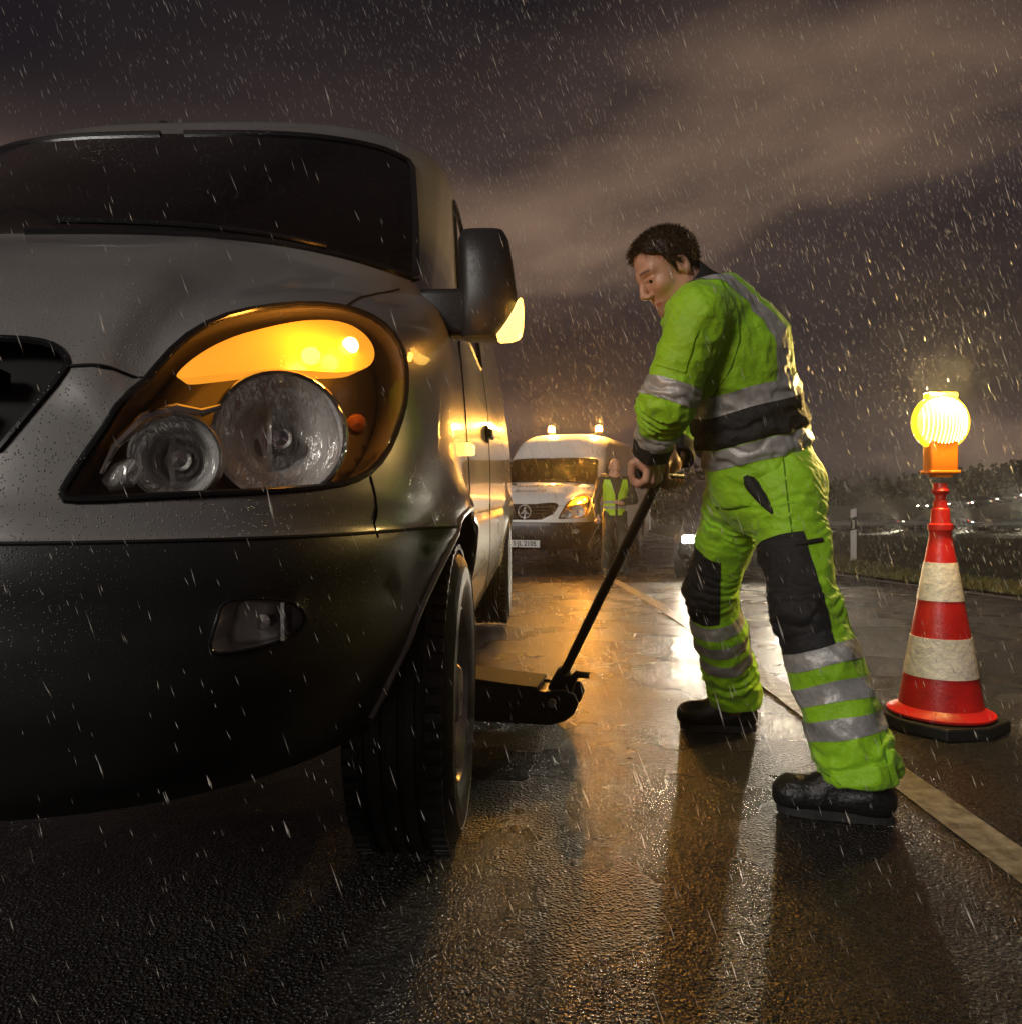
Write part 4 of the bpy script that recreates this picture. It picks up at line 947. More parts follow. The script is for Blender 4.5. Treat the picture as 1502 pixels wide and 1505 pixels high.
for x in gxs[::2]: MB().box((x - 9.5, gyf(x) + 0.06 - 57.6, float(gz(x, gyf(x))) + 0.33), (0.08, 0.10, 0.80)).build('post', M['zinc'], gr0)

# ================================================================ marker posts on the verge
M['post'] = mat('post_white', (0.62, 0.60, 0.57), 0.5); M['post_black'] = mat('post_black', (0.015, 0.015, 0.015), 0.5); M['cat'] = mat('post_reflector', (0.75, 0.75, 0.7), 0.15, 0.4)
for D_, lb in ((15.2, 'white roadside marker post with slanted black band beside the verge'), (38.0, 'small distant white roadside marker post further along the verge')):
    x = P(1253, 800, D_).x if D_ < 20 else ROAD_R + road_bend(D_) + 0.7; z = float(gz(min(x, 6.4), D_))
    po = empty('marker_post', (x, D_, z), 0.1, lb, 'post', 'marker posts on the verge')
    for z0, z1, m_, nm in ((-.1, .58, M['post'], 'post_shaft'), (.58, .82, M['post_black'], 'black_band'), (.82, .98, M['post'], 'post_cap')):
        b = MB(); t0, t1 = (0 if z0 < 0 else 0.03), 0.03
        b.add([(-.06, -.03, z0 + 0), (.06, -.03, z0 + (.03 if z0 > 0 else 0)), (.0, .07, z0), (-.06, -.03, z1), (.06, -.03, z1 + .03), (.0, .07, z1)], [(0, 1, 4, 3), (1, 2, 5, 4), (2, 0, 3, 5), (2, 1, 0), (3, 4, 5)]); b.build(nm, m_, po)
    MB().box((0, -.034, .70), (.045, .006, .16)).build('reflector_strip', M['cat'], po)

# ================================================================ bushes, hedge and far wood
M['leaf'] = mat('dark_leaves', (0.014, 0.012, 0.008), 0.9, spec=0.1, var=0.5, vscale=1.5); M['bark'] = mat('bark', (0.03, 0.024, 0.018), 0.9)
def bush(name, n, rx, rz_, seed, leaf=0.16):
    r = np.random.default_rng(seed); root = empty(name)
    ncl = 16; cc = r.normal(0, 1, (ncl, 3)); cc /= np.linalg.norm(cc, axis=1, keepdims=True); cc *= r.uniform(0.3, 0.9, (ncl, 1)); k = r.integers(0, ncl, n)
    c = cc[k] + r.normal(0, 0.20, (n, 3)); c = c * A3(rx, rx, rz_) + A3(0, 0, rz_ * 1.05); c[:, 2] = np.maximum(c[:, 2], 0.15)
    u = r.normal(size=(n, 3)); u /= np.linalg.norm(u, axis=1, keepdims=True); v = np.cross(u, r.normal(size=(n, 3))); v /= np.linalg.norm(v, axis=1, keepdims=True); s = leaf * r.uniform(.5, 1.2, (n, 1))
    V_ = np.stack([c - u * s, c + v * s * .5, c + u * s, c - v * s * .5], 1).reshape(-1, 3); np_obj('crown', V_, np.arange(4 * n).reshape(-1, 4), M['leaf'], root, False)
    b = MB(); b.tube([(0, 0, -.1), (.03, 0, rz_ * .6), (.0, .05, rz_ * 1.3)], [.09 * rz_ / 1.5, .06 * rz_ / 1.5, .02], 7)
    for q in range(5):
        a = q * 1.3; b.tube([(0.02, 0, rz_ * (.4 + .1 * q)), (rx * .6 * math.cos(a), rx * .6 * math.sin(a), rz_ * (1 + .12 * q))], [.035, .01], 5)
    b.build('trunk', M['bark'], root, True); return root
def A3(*p): return np.array(p, float)
bp = [bush('bush', 4200, 1.7, 1.3, s, 0.19) for s in (1, 2, 3)]
spots = [(9.2, 46), (11.6, 47), (14.0, 45.5), (7.0, 48), (4.6, 47), (2.2, 48), (16.2, 48)]
wl = ['bush in the dark hedge beyond the white van'] * 7
used = [False] * 3
def place(i, x, y, sc, lb, grp):
    k = i % 3
    o = bp[k] if not used[k] else copy_tree(bp[k]); used[k] = True; o.location = (x, y, float(gz(x, y)) - 0.05); o.scale = (sc, sc, sc); o.rotation_euler[2] = i * 1.7
    tag(o, lb, 'bush', grp)
for i, (x, y) in enumerate(spots): place(i, x, y, 1.15 + 0.18 * math.sin(i * 2.3), wl[i], 'hedge beyond the white van')
for i, (px_, D_, sc) in enumerate(((1232, 118, 1.5), (1247, 120, 1.1), (1212, 125, 1.0), (1192, 122, .8))):
    place(i + 8, P(px_, 735, D_).x, D_, sc, 'low round bush standing alone on the far field edge', 'bushes on the far field edge')
n = 26000; r = np.random.default_rng(9); tx = r.uniform(58, 150, 420); ty = r.uniform(112, 160, 420); th = r.uniform(1.5, 3.6, 420); k = r.integers(0, 420, n)
ph = r.uniform(0.1, 1, n); rad = (1 - ph * .75) * 1.5; a = r.uniform(0, 2 * PI, n); c = np.stack([tx[k] + rad * np.cos(a) * r.uniform(.2, 1, n), ty[k] + rad * np.sin(a) * r.uniform(.2, 1, n), gz(tx[k], ty[k]) + th[k] * ph], 1)
u = r.normal(size=(n, 3)); u /= np.linalg.norm(u, axis=1, keepdims=True); v = np.cross(u, r.normal(size=(n, 3))); v /= np.linalg.norm(v, axis=1, keepdims=True)
wood = np_obj('far_wood', np.stack([c - u * .4, c + v * .25, c + u * .4, c - v * .25], 1).reshape(-1, 3), np.arange(4 * n).reshape(-1, 4), M['leaf'], None, False); tag(wood, 'dark wood covering the far hillside', 'wood', kind='stuff')
# ================================================================ people: smooth distance fields meshed into one surface
def surface_nets(f, lo, hi, h):
    "f(points)->distance; evaluates only near the surface"
    lo = np.array(lo, float); hi = np.array(hi, float); B = 6
    n = (np.ceil((hi - lo) / h / B).astype(int) + 1) * B; nb = n // B
    cen = np.stack(np.meshgrid(*[lo[k] + (np.arange(nb[k]) + 0.5) * B * h for k in range(3)], indexing='ij'), -1)
    cd = f(cen.reshape(-1, 3)).reshape(nb); near = np.abs(cd) < B * h * 1.45
    D = np.repeat(np.repeat(np.repeat(np.where(cd < 0, -1.0, 1.0), B, 0), B, 1), B, 2).astype(np.float32)
    bi = np.argwhere(near); off = np.stack(np.meshgrid(*[np.arange(B)] * 3, indexing='ij'), -1).reshape(-1, 3)
    gi = (bi[:, None] * B + off[None]).reshape(-1, 3); vals = np.empty(len(gi), np.float32)
    for s in range(0, len(gi), 400000): vals[s:s + 400000] = f(lo + gi[s:s + 400000] * h)
    D[gi[:, 0], gi[:, 1], gi[:, 2]] = vals
    ins = D < 0
    c = [ins[i:n[0] - 1 + i, j:n[1] - 1 + j, k:n[2] - 1 + k] for i in (0, 1) for j in (0, 1) for k in (0, 1)]
    tot = sum(a.astype(np.int8) for a in c); act = (tot > 0) & (tot < 8); ci = np.argwhere(act)
    vid = np.full(act.shape, -1, np.int64); vid[ci[:, 0], ci[:, 1], ci[:, 2]] = np.arange(len(ci))
    acc = np.zeros((len(ci), 3)); cnt = np.zeros(len(ci))
    for ax in range(3):
        o1, o2 = [k for k in range(3) if k != ax]
        for a in (0, 1):
            for b in (0, 1):
                p0 = ci.copy(); p0[:, o1] += a; p0[:, o2] += b; p1 = p0.copy(); p1[:, ax] += 1
                d0 = D[p0[:, 0], p0[:, 1], p0[:, 2]]; d1 = D[p1[:, 0], p1[:, 1], p1[:, 2]]; m = (d0 < 0) != (d1 < 0)
                t = np.where(m, d0 / np.where(m, d0 - d1, 1), 0); q = p0.astype(float); q[:, ax] += t
                acc[m] += q[m]; cnt[m] += 1
    V = lo + acc / cnt[:, None] * h; Q = []
    for ax in range(3):
        o1, o2 = (ax + 1) % 3, (ax + 2) % 3
        sl0 = [slice(0, None)] * 3; sl0[ax] = slice(0, n[ax] - 1); sl1 = [slice(0, None)] * 3; sl1[ax] = slice(1, n[ax])
        e = ins[tuple(sl0)] != ins[tuple(sl1)]; idx = np.argwhere(e)
        ok = (idx[:, o1] > 0) & (idx[:, o2] > 0) & (idx[:, o1] < n[o1] - 1) & (idx[:, o2] < n[o2] - 1); idx = idx[ok]
        def g(a, b):
            q = idx.copy(); q[:, o1] -= a; q[:, o2] -= b; return vid[q[:, 0], q[:, 1], q[:, 2]]
        quad = np.stack([g(1, 1), g(0, 1), g(0, 0), g(1, 0)], 1); flip = ~ins[idx[:, 0], idx[:, 1], idx[:, 2]]
        quad[flip] = quad[flip][:, ::-1]; Q.append(quad)
    Q = np.concatenate(Q); Q = Q[(Q >= 0).all(1)]
    return V, Q
def norms(V, Q):
    n = np.cross(V[Q[:, 2]] - V[Q[:, 0]], V[Q[:, 3 if Q.shape[1] > 3 else 1]] - V[Q[:, 1 if Q.shape[1] > 3 else 0]])
    if Q.shape[1] == 3: n = np.cross(V[Q[:, 1]] - V[Q[:, 0]], V[Q[:, 2]] - V[Q[:, 0]])
    o = np.zeros_like(V)
    for k in range(Q.shape[1]): np.add.at(o, Q[:, k], n)
    return o / np.maximum(np.linalg.norm(o, axis=1, keepdims=True), 1e-12)
def A(*p): return np.array(p, float)
def rc(p, a, b, ra, rb, ax=None, k=1.0):
    "tapered capsule; optional flattening by k along direction ax"
    a = np.asarray(a, float); b = np.asarray(b, float); ab = b - a; t = np.clip((p - a) @ ab / max(ab @ ab, 1e-9), 0, 1)
    r = p - a - t[:, None] * ab
    if ax is not None:
        ax = np.asarray(ax, float); ax = ax / np.linalg.norm(ax); r = r + (r @ ax)[:, None] * ax * (1 / k - 1)
    return np.linalg.norm(r, axis=1) - (ra + t * (rb - ra))
def ell(p, c, r, R=None):
    q = p - np.asarray(c)
    if R is not None: q = q @ R
    r = np.asarray(r); k0 = np.linalg.norm(q / r, axis=1); k1 = np.linalg.norm(q / (r * r), axis=1)
    return k0 * (k0 - 1) / np.maximum(k1, 1e-9)
def smin(a, b, k):
    h = np.maximum(k - np.abs(a - b), 0) / k; return np.minimum(a, b) - h * h * k * 0.25
def smax(a, b, k): return -smin(-a, -b, k)
class Wrinkle:
    def __init__(s, seed, n, fmin, fmax, bias=None):
        r = np.random.default_rng(seed); d = r.normal(size=(n, 3))
        if bias is not None: d = d * np.asarray(bias)
        d /= np.linalg.norm(d, axis=1, keepdims=True); s.k = d * r.uniform(fmin, fmax, (n, 1)); s.ph = r.uniform(0, 6.28, n); s.w = r.normal(size=(n, 3)) * fmin * 0.5
    def __call__(s, p):
        o = 0
        for k, ph, w_ in zip(s.k, s.ph, s.w): o = o + (1 - np.abs(np.sin(p @ k * 0.5 + ph + 0.9 * np.sin(p @ w_ + ph * 2))) * 2)
        return o / len(s.k)
def clip_mesh(V, T, f):
    "part of a triangle mesh where f > 0, cut cleanly along f = 0"
    if T.shape[1] == 4: T = np.concatenate([T[:, [0, 1, 2]], T[:, [0, 2, 3]]])
    s = f > 0; ns = s[T].sum(1); full = T[ns == 3]; Vn = list(V); Fn = [tuple(t) for t in full]; cache = {}
    def cut(a, b):
        key = (min(a, b), max(a, b))
        if key not in cache:
            t = f[a] / (f[a] - f[b]); cache[key] = len(Vn); Vn.append(V[a] + (V[b] - V[a]) * t)
        return cache[key]
    for t in T[(ns == 1) | (ns == 2)]:
        t = list(t); i = next(i for i in range(3) if (s[t[i]] if s[t].sum() == 1 else not s[t[i]])); a, b, c = t[i], t[(i + 1) % 3], t[(i + 2) % 3]
        if s[t].sum() == 1: Fn.append((a, cut(a, b), cut(a, c)))
        else:
            x, y = cut(a, b), cut(a, c); Fn += [(x, b, c), (x, c, y)]
    Vn = np.array(Vn); Fn = np.array(Fn)
    if len(Fn) == 0: return None
    ids, iv = np.unique(Fn, return_inverse=True); return Vn[ids], iv.reshape(-1, 3)
def along(p, pts):
    "distance run along a polyline of the nearest point, and gap to it"
    best = np.full(len(p), 1e9); s = np.zeros(len(p)); run = 0.0
    for a, b in zip(pts[:-1], pts[1:]):
        a = np.asarray(a, float); b = np.asarray(b, float); ab = b - a; L_ = np.linalg.norm(ab); tr = (p - a) @ ab / (L_ * L_); t = np.clip(tr, 0, 1)
        d = np.linalg.norm(p - a - t[:, None] * ab, axis=1); m = d < best; best = np.where(m, d, best); s = np.where(m, run + t * L_, s); run += L_
    return s, best
def patch(nm, V, Q, f, off, m, par, V0n=None):
    r = clip_mesh(V + (V0n if V0n is not None else norms(V, Q)) * off, Q, f)
    if r is None: return None
    return np_obj(nm, r[0], r[1], m, par)

M['hivis'] = mat('hi_vis_cloth', (0.30, 0.62, 0.012), 0.6, var=0.20, vscale=4.5, bump=0.45, bscale=55, sheen=0.15)
M['refl'] = mat('reflective_tape', (0.42, 0.42, 0.41), 0.42, 0.25, var=0.22, vscale=30, bump=0.2, bscale=160)
M['navy'] = mat('dark_cloth', (0.010, 0.011, 0.014), 0.75, bump=0.4, bscale=120, var=0.3, vscale=10)
M['skin'] = mat('skin', (0.62, 0.35, 0.24), 0.42, var=0.10, vscale=40, bump=0.12, bscale=240, sss=0.15)
def skin_attr(m):
    t = m.node_tree; b = t.nodes['Principled BSDF']; lk = t.links; src = b.inputs['Base Color'].links[0].from_socket
    at = t.nodes.new('ShaderNodeAttribute'); at.attribute_name = 'growth'; nz = t.nodes.new('ShaderNodeTexNoise'); nz.inputs['Scale'].default_value = 420; nz.inputs['Detail'].default_value = 2
    mu = t.nodes.new('ShaderNodeMath'); mu.operation = 'MULTIPLY'; ad = t.nodes.new('ShaderNodeMath'); ad.operation = 'ADD'; ad.inputs[1].default_value = 0.45; lk.new(nz.outputs['Fac'], ad.inputs[0]); lk.new(at.outputs['Fac'], mu.inputs[0]); lk.new(ad.outputs[0], mu.inputs[1])
    mu.use_clamp = True; mx = t.nodes.new('ShaderNodeMix'); mx.data_type = 'RGBA'; lk.new(mu.outputs[0], mx.inputs[0]); lk.new(src, mx.inputs[6]); mx.inputs[7].default_value = (0.035, 0.022, 0.015, 1); lk.new(mx.outputs[2], b.inputs['Base Color'])
skin_attr(M['skin'])
M['hair'] = mat('wet_hair', (0.050, 0.030, 0.018), 0.5)
M['stubble'] = mat('stubble', (0.17, 0.095, 0.06), 0.55, var=0.3, vscale=200)
M['lip'] = mat('lips', (0.40, 0.15, 0.11), 0.4)
M['boot'] = mat('boot_leather', (0.012, 0.012, 0.013), 0.38, bump=0.4, bscale=90)
M['sole'] = mat('boot_sole', (0.02, 0.02, 0.02), 0.6)
M['eye'] = mat('eye_white', (0.35, 0.31, 0.28), 0.1); M['iris'] = mat('iris', (0.03, 0.02, 0.015), 0.1)

class Head:
    def __init__(s, c, fwd, sc=1.0, roll=0.0):
        f = np.asarray(fwd, float); f /= np.linalg.norm(f); up = A(0, 0, 1) - f[2] * f; up /= np.linalg.norm(up); l = np.cross(up, f)
        up, l = up * math.cos(roll) + l * math.sin(roll), l * math.cos(roll) - up * math.sin(roll)
        s.R = np.stack([f, l, up], 1); s.c = np.asarray(c, float); s.k = sc
    def loc(s, p): return (p - s.c) @ s.R / s.k
    def world(s, q): return s.c + s.k * (s.R @ np.asarray(q, float))
    def cranium(s, q): return ell(q, (-0.012, 0, 0.042), (0.101, 0.077, 0.086))
    def sdf(s, p, neck_to, neck_r=0.062):
        q = s.loc(p); qa = q * A(1, 0, 1) + np.abs(q) * A(0, 1, 0)            # mirrored
        d = s.cranium(q)
        d = smin(d, ell(q, (0.030, 0, -0.025), (0.060, 0.060, 0.082)), 0.03)
        d = smin(d, rc(qa, A(-0.012, 0.050, -0.055), A(0.058, 0.016, -0.108), 0.020, 0.017), 0.035)
        d = smin(d, ell(q, (0.070, 0, -0.104), (0.019, 0.021, 0.018)), 0.022)
        d = smin(d, ell(qa, (0.058, 0.041, -0.022), (0.024, 0.022, 0.020)), 0.025)
        d = smin(d, rc(qa, A(0.090, 0.006, 0.026), A(0.072, 0.046, 0.030), 0.011, 0.009), 0.018)
        d = smax(d, -ell(qa, (0.099, 0.031, 0.005), (0.021, 0.019, 0.013)), 0.014)
        d = smin(d, rc(qa, A(0.0825, 0.019, 0.0088), A(0.0770, 0.044, 0.0070), 0.0078, 0.0068), 0.005); d = smin(d, rc(qa, A(0.0815, 0.022, -0.0056), A(0.0765, 0.042, -0.0045), 0.0054, 0.0047), 0.006)
        d = smin(d, rc(q, A(0.090, 0, 0.020), A(0.112, 0, -0.030), 0.0085, 0.0115), 0.014)
        d = smin(d, ell(qa, (0.101, 0.012, -0.038), (0.012, 0.008, 0.008)), 0.008)
        d = smin(d, rc(qa, A(0.0865, 0.000, -0.068), A(0.076, 0.023, -0.071), 0.0080, 0.005), 0.010)
        d = smin(d, rc(qa, A(0.0840, 0.000, -0.081), A(0.076, 0.020, -0.078), 0.0085, 0.005), 0.010)
        d = smax(d, -rc(qa, A(0.098, 0.0, -0.0745), A(0.082, 0.024, -0.0745), 0.0030, 0.002), 0.006)
        # ears
        th = 0.22; Re = np.array([[math.cos(th), 0, math.sin(th)], [0, 1, 0], [-math.sin(th), 0, math.cos(th)]])
        e = ell(qa, (-0.014, 0.081, 0.002), (0.021, 0.010, 0.034), Re); e = smax(e, -ell(qa, (-0.008, 0.091, 0.006), (0.012, 0.009, 0.022), Re), 0.005)
        e = smin(e, ell(qa, (0.002, 0.078, -0.008), (0.006, 0.008, 0.010)), 0.006); d = smin(d, e, 0.008)
        nk = rc(p, s.world((-0.032, 0, -0.045)), neck_to, neck_r * 0.93, neck_r * 1.08); return smin(d, nk, 0.03)
    def hairline(s, q):
        "positive where hair grows"
        f = q[:, 0]; u = q[:, 2]; a = np.abs(q[:, 1])
        front = pchip(f, [-0.2, -0.07, -0.035, -0.02, 0.004, 0.016, 0.034, 0.06, 0.075, 0.2], [-0.070, -0.068, -0.040, 0.0, -0.022, 0.005, 0.048, 0.078, 0.096, 0.10])
        return u - front + 0.004 * np.sin(a * 160) + 0.003 * np.sin(f * 310 + a * 90)

def fist(p, c, bar, arm, sw, sc=1.0, thumb=1):
    "closed hand round a bar: c grip centre, bar axis (towards the thumb side), arm = forearm direction, sw = side the knuckles face"
    b = np.asarray(bar, float); b /= np.linalg.norm(b); a = np.asarray(arm, float); a = a - b * (a @ b); a /= np.linalg.norm(a); w_ = np.cross(a, b) * sw
    W = lambda x, y, z: np.asarray(c) + sc * (x * b + y * a + z * w_)
    d = rc(p, W(0.0, -0.085, -0.008), W(0.0, -0.045, -0.006), 0.028 * sc, 0.030 * sc)
    pal = rc(p, W(-0.026, -0.036, 0.004), W(0.026, -0.036, 0.004), 0.023 * sc, 0.024 * sc); d = smin(d, pal, 0.03 * sc)
    for i, o in enumerate((0.034, 0.011, -0.012, -0.034)):
        ln = (0.96, 1.04, 1.0, 0.86)[i]; r = (0.0098, 0.0102, 0.0098, 0.0086)[i]
        k = [W(o, -0.030, 0.022), W(o, -0.004, 0.038 * ln), W(o, 0.024 * ln, 0.026), W(o, 0.029 * ln, 0.004), W(o, 0.018, -0.012)]
        fd = np.minimum(np.minimum(rc(p, k[0], k[1], r * 1.18 * sc, r * 1.1 * sc), rc(p, k[1], k[2], r * 1.12 * sc, r * sc)), np.minimum(rc(p, k[2], k[3], r * sc, r * 0.95 * sc), rc(p, k[3], k[4], r * 0.95 * sc, r * 0.8 * sc)))
        fd = smin(fd, np.linalg.norm(p - k[1], axis=1) - r * 1.22 * sc, 0.004)
        d = smin(d, fd, 0.005 * sc)
    t = [W(0.030, -0.046, -0.012), W(0.052, -0.018, -0.020), W(0.046, 0.010, -0.006), W(0.036, 0.020, 0.016)]
    td = np.minimum(np.minimum(rc(p, t[0], t[1], 0.016 * sc, 0.0125 * sc), rc(p, t[1], t[2], 0.012 * sc, 0.011 * sc)), rc(p, t[2], t[3], 0.011 * sc, 0.0085 * sc))
    return smin(d, td, 0.010 * sc)

def hair_on(head, par, h, lo, hi, amp, strands, m, seed=3):
    wr = Wrinkle(seed, 5, 220, 420)
    def f(p):
        q = head.loc(p); d = head.cranium(q) - 0.010 + amp * wr(p); return smax(d, -head.hairline(q), 0.008)
    V, Q = surface_nets(f, lo, hi, h); ho = np_obj('hair', V, Q, m, par)
    nn = norms(V, Q); r = np.random.default_rng(seed); q = head.loc(V); ok = np.where(head.hairline(q) > 0.002)[0]
    k = r.choice(ok, strands); base = V[k]; fw = head.R[:, 0]; up = head.R[:, 2]; fr = np.clip((q[k, 0] - 0.02) / 0.06, 0, 1)[:, None]
    d = nn[k] * 0.75 + fw * (0.15 + 0.55 * fr) - up * (0.15) + r.normal(0, 0.28, (strands, 3)); d /= np.linalg.norm(d, axis=1, keepdims=True)
    ln = r.uniform(0.007, 0.015, (strands, 1)) * (1 + 0.9 * fr); s = np.cross(d, r.normal(size=(strands, 3))); s /= np.linalg.norm(s, axis=1, keepdims=True); s *= 0.0011
    VV = np.stack([base - s - nn[k] * 0.003, base + s - nn[k] * 0.003, base + d * ln], 1).reshape(-1, 3); so = np_obj('hair_tufts', VV, np.arange(len(VV)).reshape(-1, 3), m, ho, False); so['kind'] = 'stuff'
    return ho

# ---------------------------------------------------------------- the mechanic
man = empty('person', (0.80, 2.6, 0), 0, 'man in lime hi-vis jacket and trousers leaning on the jack handle', 'person')
LS, LE, LH = A(.535, 2.265, 1.405), A(.445, 2.29, 1.155), A(.413, 2.485, .962)          # left shoulder, elbow, grip
RS, RE, RH = A(.650, 2.62, 1.42), A(.605, 2.76, 1.16), A(.520, 2.590, .958)
NB = A(.565, 2.425, 1.50)
HD = Head((.466, 2.390, 1.562), (-.82, -.24, -.51), 0.95, roll=0.0)
PV, WA, CH, UP = A(.79, 2.50, .93), A(.735, 2.48, 1.13), A(.665, 2.45, 1.335), A(.605, 2.43, 1.455)
bar_ax = RH - LH; bar_ax = bar_ax / np.linalg.norm(bar_ax)
LW, RW = LH - 0.118 * (LH - LE) / np.linalg.norm(LH - LE), RH - 0.118 * (RH - RE) / np.linalg.norm(RH - RE)
H1, K1, A1 = A(.825, 2.42, .92), A(.842, 2.285, .57), A(.955, 2.20, .15)
H2, K2, A2 = A(.75, 2.60, .92), A(.697, 2.80, .56), A(.845, 3.02, .15)
def body_f(p):
    d = HD.sdf(p, NB + A(0.01, 0, -0.02), 0.064)
    t = rc(p, NB, CH, 0.07, 0.12); t = smin(t, rc(p, CH, WA, 0.12, 0.11), 0.06); t = smin(t, rc(p, WA, PV, 0.11, 0.11), 0.06); d = smin(d, t, 0.03)
    for S_, E_, W_, H_ in ((LS, LE, LW, LH), (RS, RE, RW, RH)):
        d = smin(d, rc(p, NB + (S_ - NB) * 0.5 - A(-.03, 0, 0.08), S_, 0.05, 0.05), 0.03)
        d = smin(d, rc(p, S_, E_, 0.05, 0.042), 0.03); d = smin(d, rc(p, E_, W_ + (H_ - W_) * 0.38, 0.042, 0.027), 0.02)
    for H_, K_, A_ in ((H1, K1, A1), (H2, K2, A2)):
        d = smin(d, rc(p, PV, H_, 0.11, 0.09), 0.05); d = smin(d, rc(p, H_, K_, 0.085, 0.055), 0.04); d = smin(d, rc(p, K_, A_ - A(0, 0, 0.05), 0.055, 0.04), 0.03)
    near = np.minimum(np.linalg.norm(p - LH, axis=1), np.linalg.norm(p - RH, axis=1)) < 0.22
    if near.any():
        q = p[near]
        hd = np.minimum(fist(q, LH, -bar_ax, LH - LW, -1, 1.06), fist(q, RH, -bar_ax, RH - RW, 1, 1.06))
        d[near] = smin(d[near], hd, 0.008)
    return d
V, Q = surface_nets(body_f, (.28, 2.0, .02), (1.2, 3.2, 1.75), 0.0042)
body = np_obj('body', V, Q, M['skin'], man)
bn_ = norms(V, Q); q = HD.loc(V)
# beard shadow and brows: how densely hair grows on the skin
def gss(x, w_): return np.exp(-(x / w_) ** 2)
jaw = sst(-0.050, -0.085, q[:, 2]) * sst(-0.01, 0.03, q[:, 0]) * sst(-0.15, -0.125, q[:, 2]) * (1 - 0.75 * gss(np.linalg.norm(q * A(1, .8, 1) - A(.095, 0, -.074), axis=1), .018))
jaw = np.maximum(jaw, sst(-0.05, -0.06, q[:, 2]) * gss(np.linalg.norm(q - A(.10, 0, -.055), axis=1), .022) * .8) * .42
brow = gss(q[:, 2] - 0.033 + 0.10 * np.maximum(np.abs(q[:, 1]) - 0.034, 0), 0.0045) * sst(0.009, 0.016, np.abs(q[:, 1])) * sst(0.058, 0.046, np.abs(q[:, 1])) * (q[:, 0] > 0.04)
gatt = body.data.attributes.new('growth', 'FLOAT', 'POINT'); gatt.data.foreach_set('value', np.clip(np.maximum(jaw, brow * .95), 0, 1).astype(np.float32))
lp = 0.0062 - np.abs(q[:, 2] + 0.0745); lp = np.minimum(lp, 0.024 - np.abs(q[:, 1])); lp = np.minimum(lp, q[:, 0] - 0.07); patch('lips', V, Q, lp, 0.0005, M['lip'], body, bn_)
for sg in (1, -1):
    c = Vector(HD.world((0.0738, sg * 0.0315, 0.0015))); b = MB(); b.lathe([(0.0125 * math.sin(a), 0.0125 * math.cos(a)) for a in np.linspace(0.01, PI, 10)], 14, Matrix.Translation(c) @ frame(Vector(HD.R @ A(0.9, sg * .15, -.35))).to_4x4()); eo = b.build('eye', M['eye'], body, True)
    b = MB(); b.lathe([(0.0129 * math.sin(a), 0.0129 * math.cos(a)) for a in np.linspace(0.01, 0.72, 6)], 14, Matrix.Translation(c) @ frame(Vector(HD.R @ A(0.9, sg * .15, -.35))).to_4x4()); b.build('iris', M['iris'], eo, True)
hair_on(HD, body, 0.0042, (.28, 2.22, 1.42), (.66, 2.6, 1.78), 0.0042, 9500, M['hair'])

# jacket
wj = Wrinkle(11, 7, 45, 95); wj2 = Wrinkle(12, 6, 110, 210)
def arm_cloth(p, S_, E_, W_, r0, r1, r2):
    return smin(rc(p, S_, E_, r0, r1), rc(p, E_, W_, r1, r2), 0.03)
spine = [PV, WA, CH, UP]
def torso_cloth(p):
    d = rc(p, PV, WA, 0.172, 0.165); d = smin(d, rc(p, WA, CH, 0.165, 0.178), 0.05); d = smin(d, rc(p, CH, UP, 0.176, 0.13), 0.06)
    d = smin(d, rc(p, LS * .8 + RS * .2, RS * .8 + LS * .2, 0.10, 0.10), 0.09); d = smin(d, rc(p, UP, NB, 0.10, 0.085), 0.05); d = smin(d, rc(p, NB - A(0, 0, .03), LS * .6 + NB * .4 + A(.03, 0, -.03), 0.062, 0.066), 0.05)
    return d
fwd_t = A(-.86, .36, -.36)
def jacket_f(p):
    t = torso_cloth(p)
    la = arm_cloth(p, LS, LE, LW, 0.093, 0.078, 0.060); ra = arm_cloth(p, RS, RE, RW, 0.098, 0.076, 0.058)
    sl, _ = along(p, [LS, LE, LW]); fold = 0.006 * np.sin(sl / 0.024 * 2 * PI + 7 * wj(p)) * np.exp(-((sl - 0.285) / 0.075) ** 2)
    sr, _ = along(p, [RS, RE, RW]); foldr = 0.006 * np.sin(sr / 0.024 * 2 * PI + 7 * wj(p)) * np.exp(-((sr - 0.30) / 0.075) ** 2)
    d = smin(t, np.minimum(la + fold, ra + foldr), 0.035)
    ss, _ = along(p, spine); wv = 0.005 * np.sin(ss / 0.06 * 2 * PI + 4 * wj(p)) * np.exp(-((ss - 0.17) / 0.10) ** 2)
    d = d + wv - 0.0095 * wj(p) - 0.003 * wj2(p)
    ax = WA - PV; ax = ax / np.linalg.norm(ax); hem = -((p - (PV + A(0.0, 0, 0.0))) @ ax) - 0.035                                  # open hem
    d = smax(d, hem, 0.012)
    for W_, E_ in ((LW, LE), (RW, RE)):
        u_ = (W_ - E_) / np.linalg.norm(W_ - E_); c = (p - W_) @ u_ + 0.012; nearw = np.linalg.norm(p - W_, axis=1) < 0.16
        d = np.where(nearw, smax(d, c, 0.010), d)
    uN = A(-.28, 0, .96); d = smax(d, (p - NB) @ uN - 0.030, 0.015)
    return d
VJ, QJ = surface_nets(jacket_f, (.25, 1.95, .78), (1.06, 2.95, 1.62), 0.0046)
jk = np_obj('jacket', VJ, QJ, M['hivis'], man); nj = norms(VJ, QJ)
dl = arm_cloth(VJ, LS, LE, LW, 0.093, 0.078, 0.060); dr = arm_cloth(VJ, RS, RE, RW, 0.098, 0.076, 0.058); dt = torso_cloth(VJ)
sl, _ = along(VJ, [LS, LE, LW]); sr, _ = along(VJ, [RS, RE, RW]); ss, _ = along(VJ, spine)
axs = (CH - PV) / np.linalg.norm(CH - PV); hs = (VJ - PV) @ axs
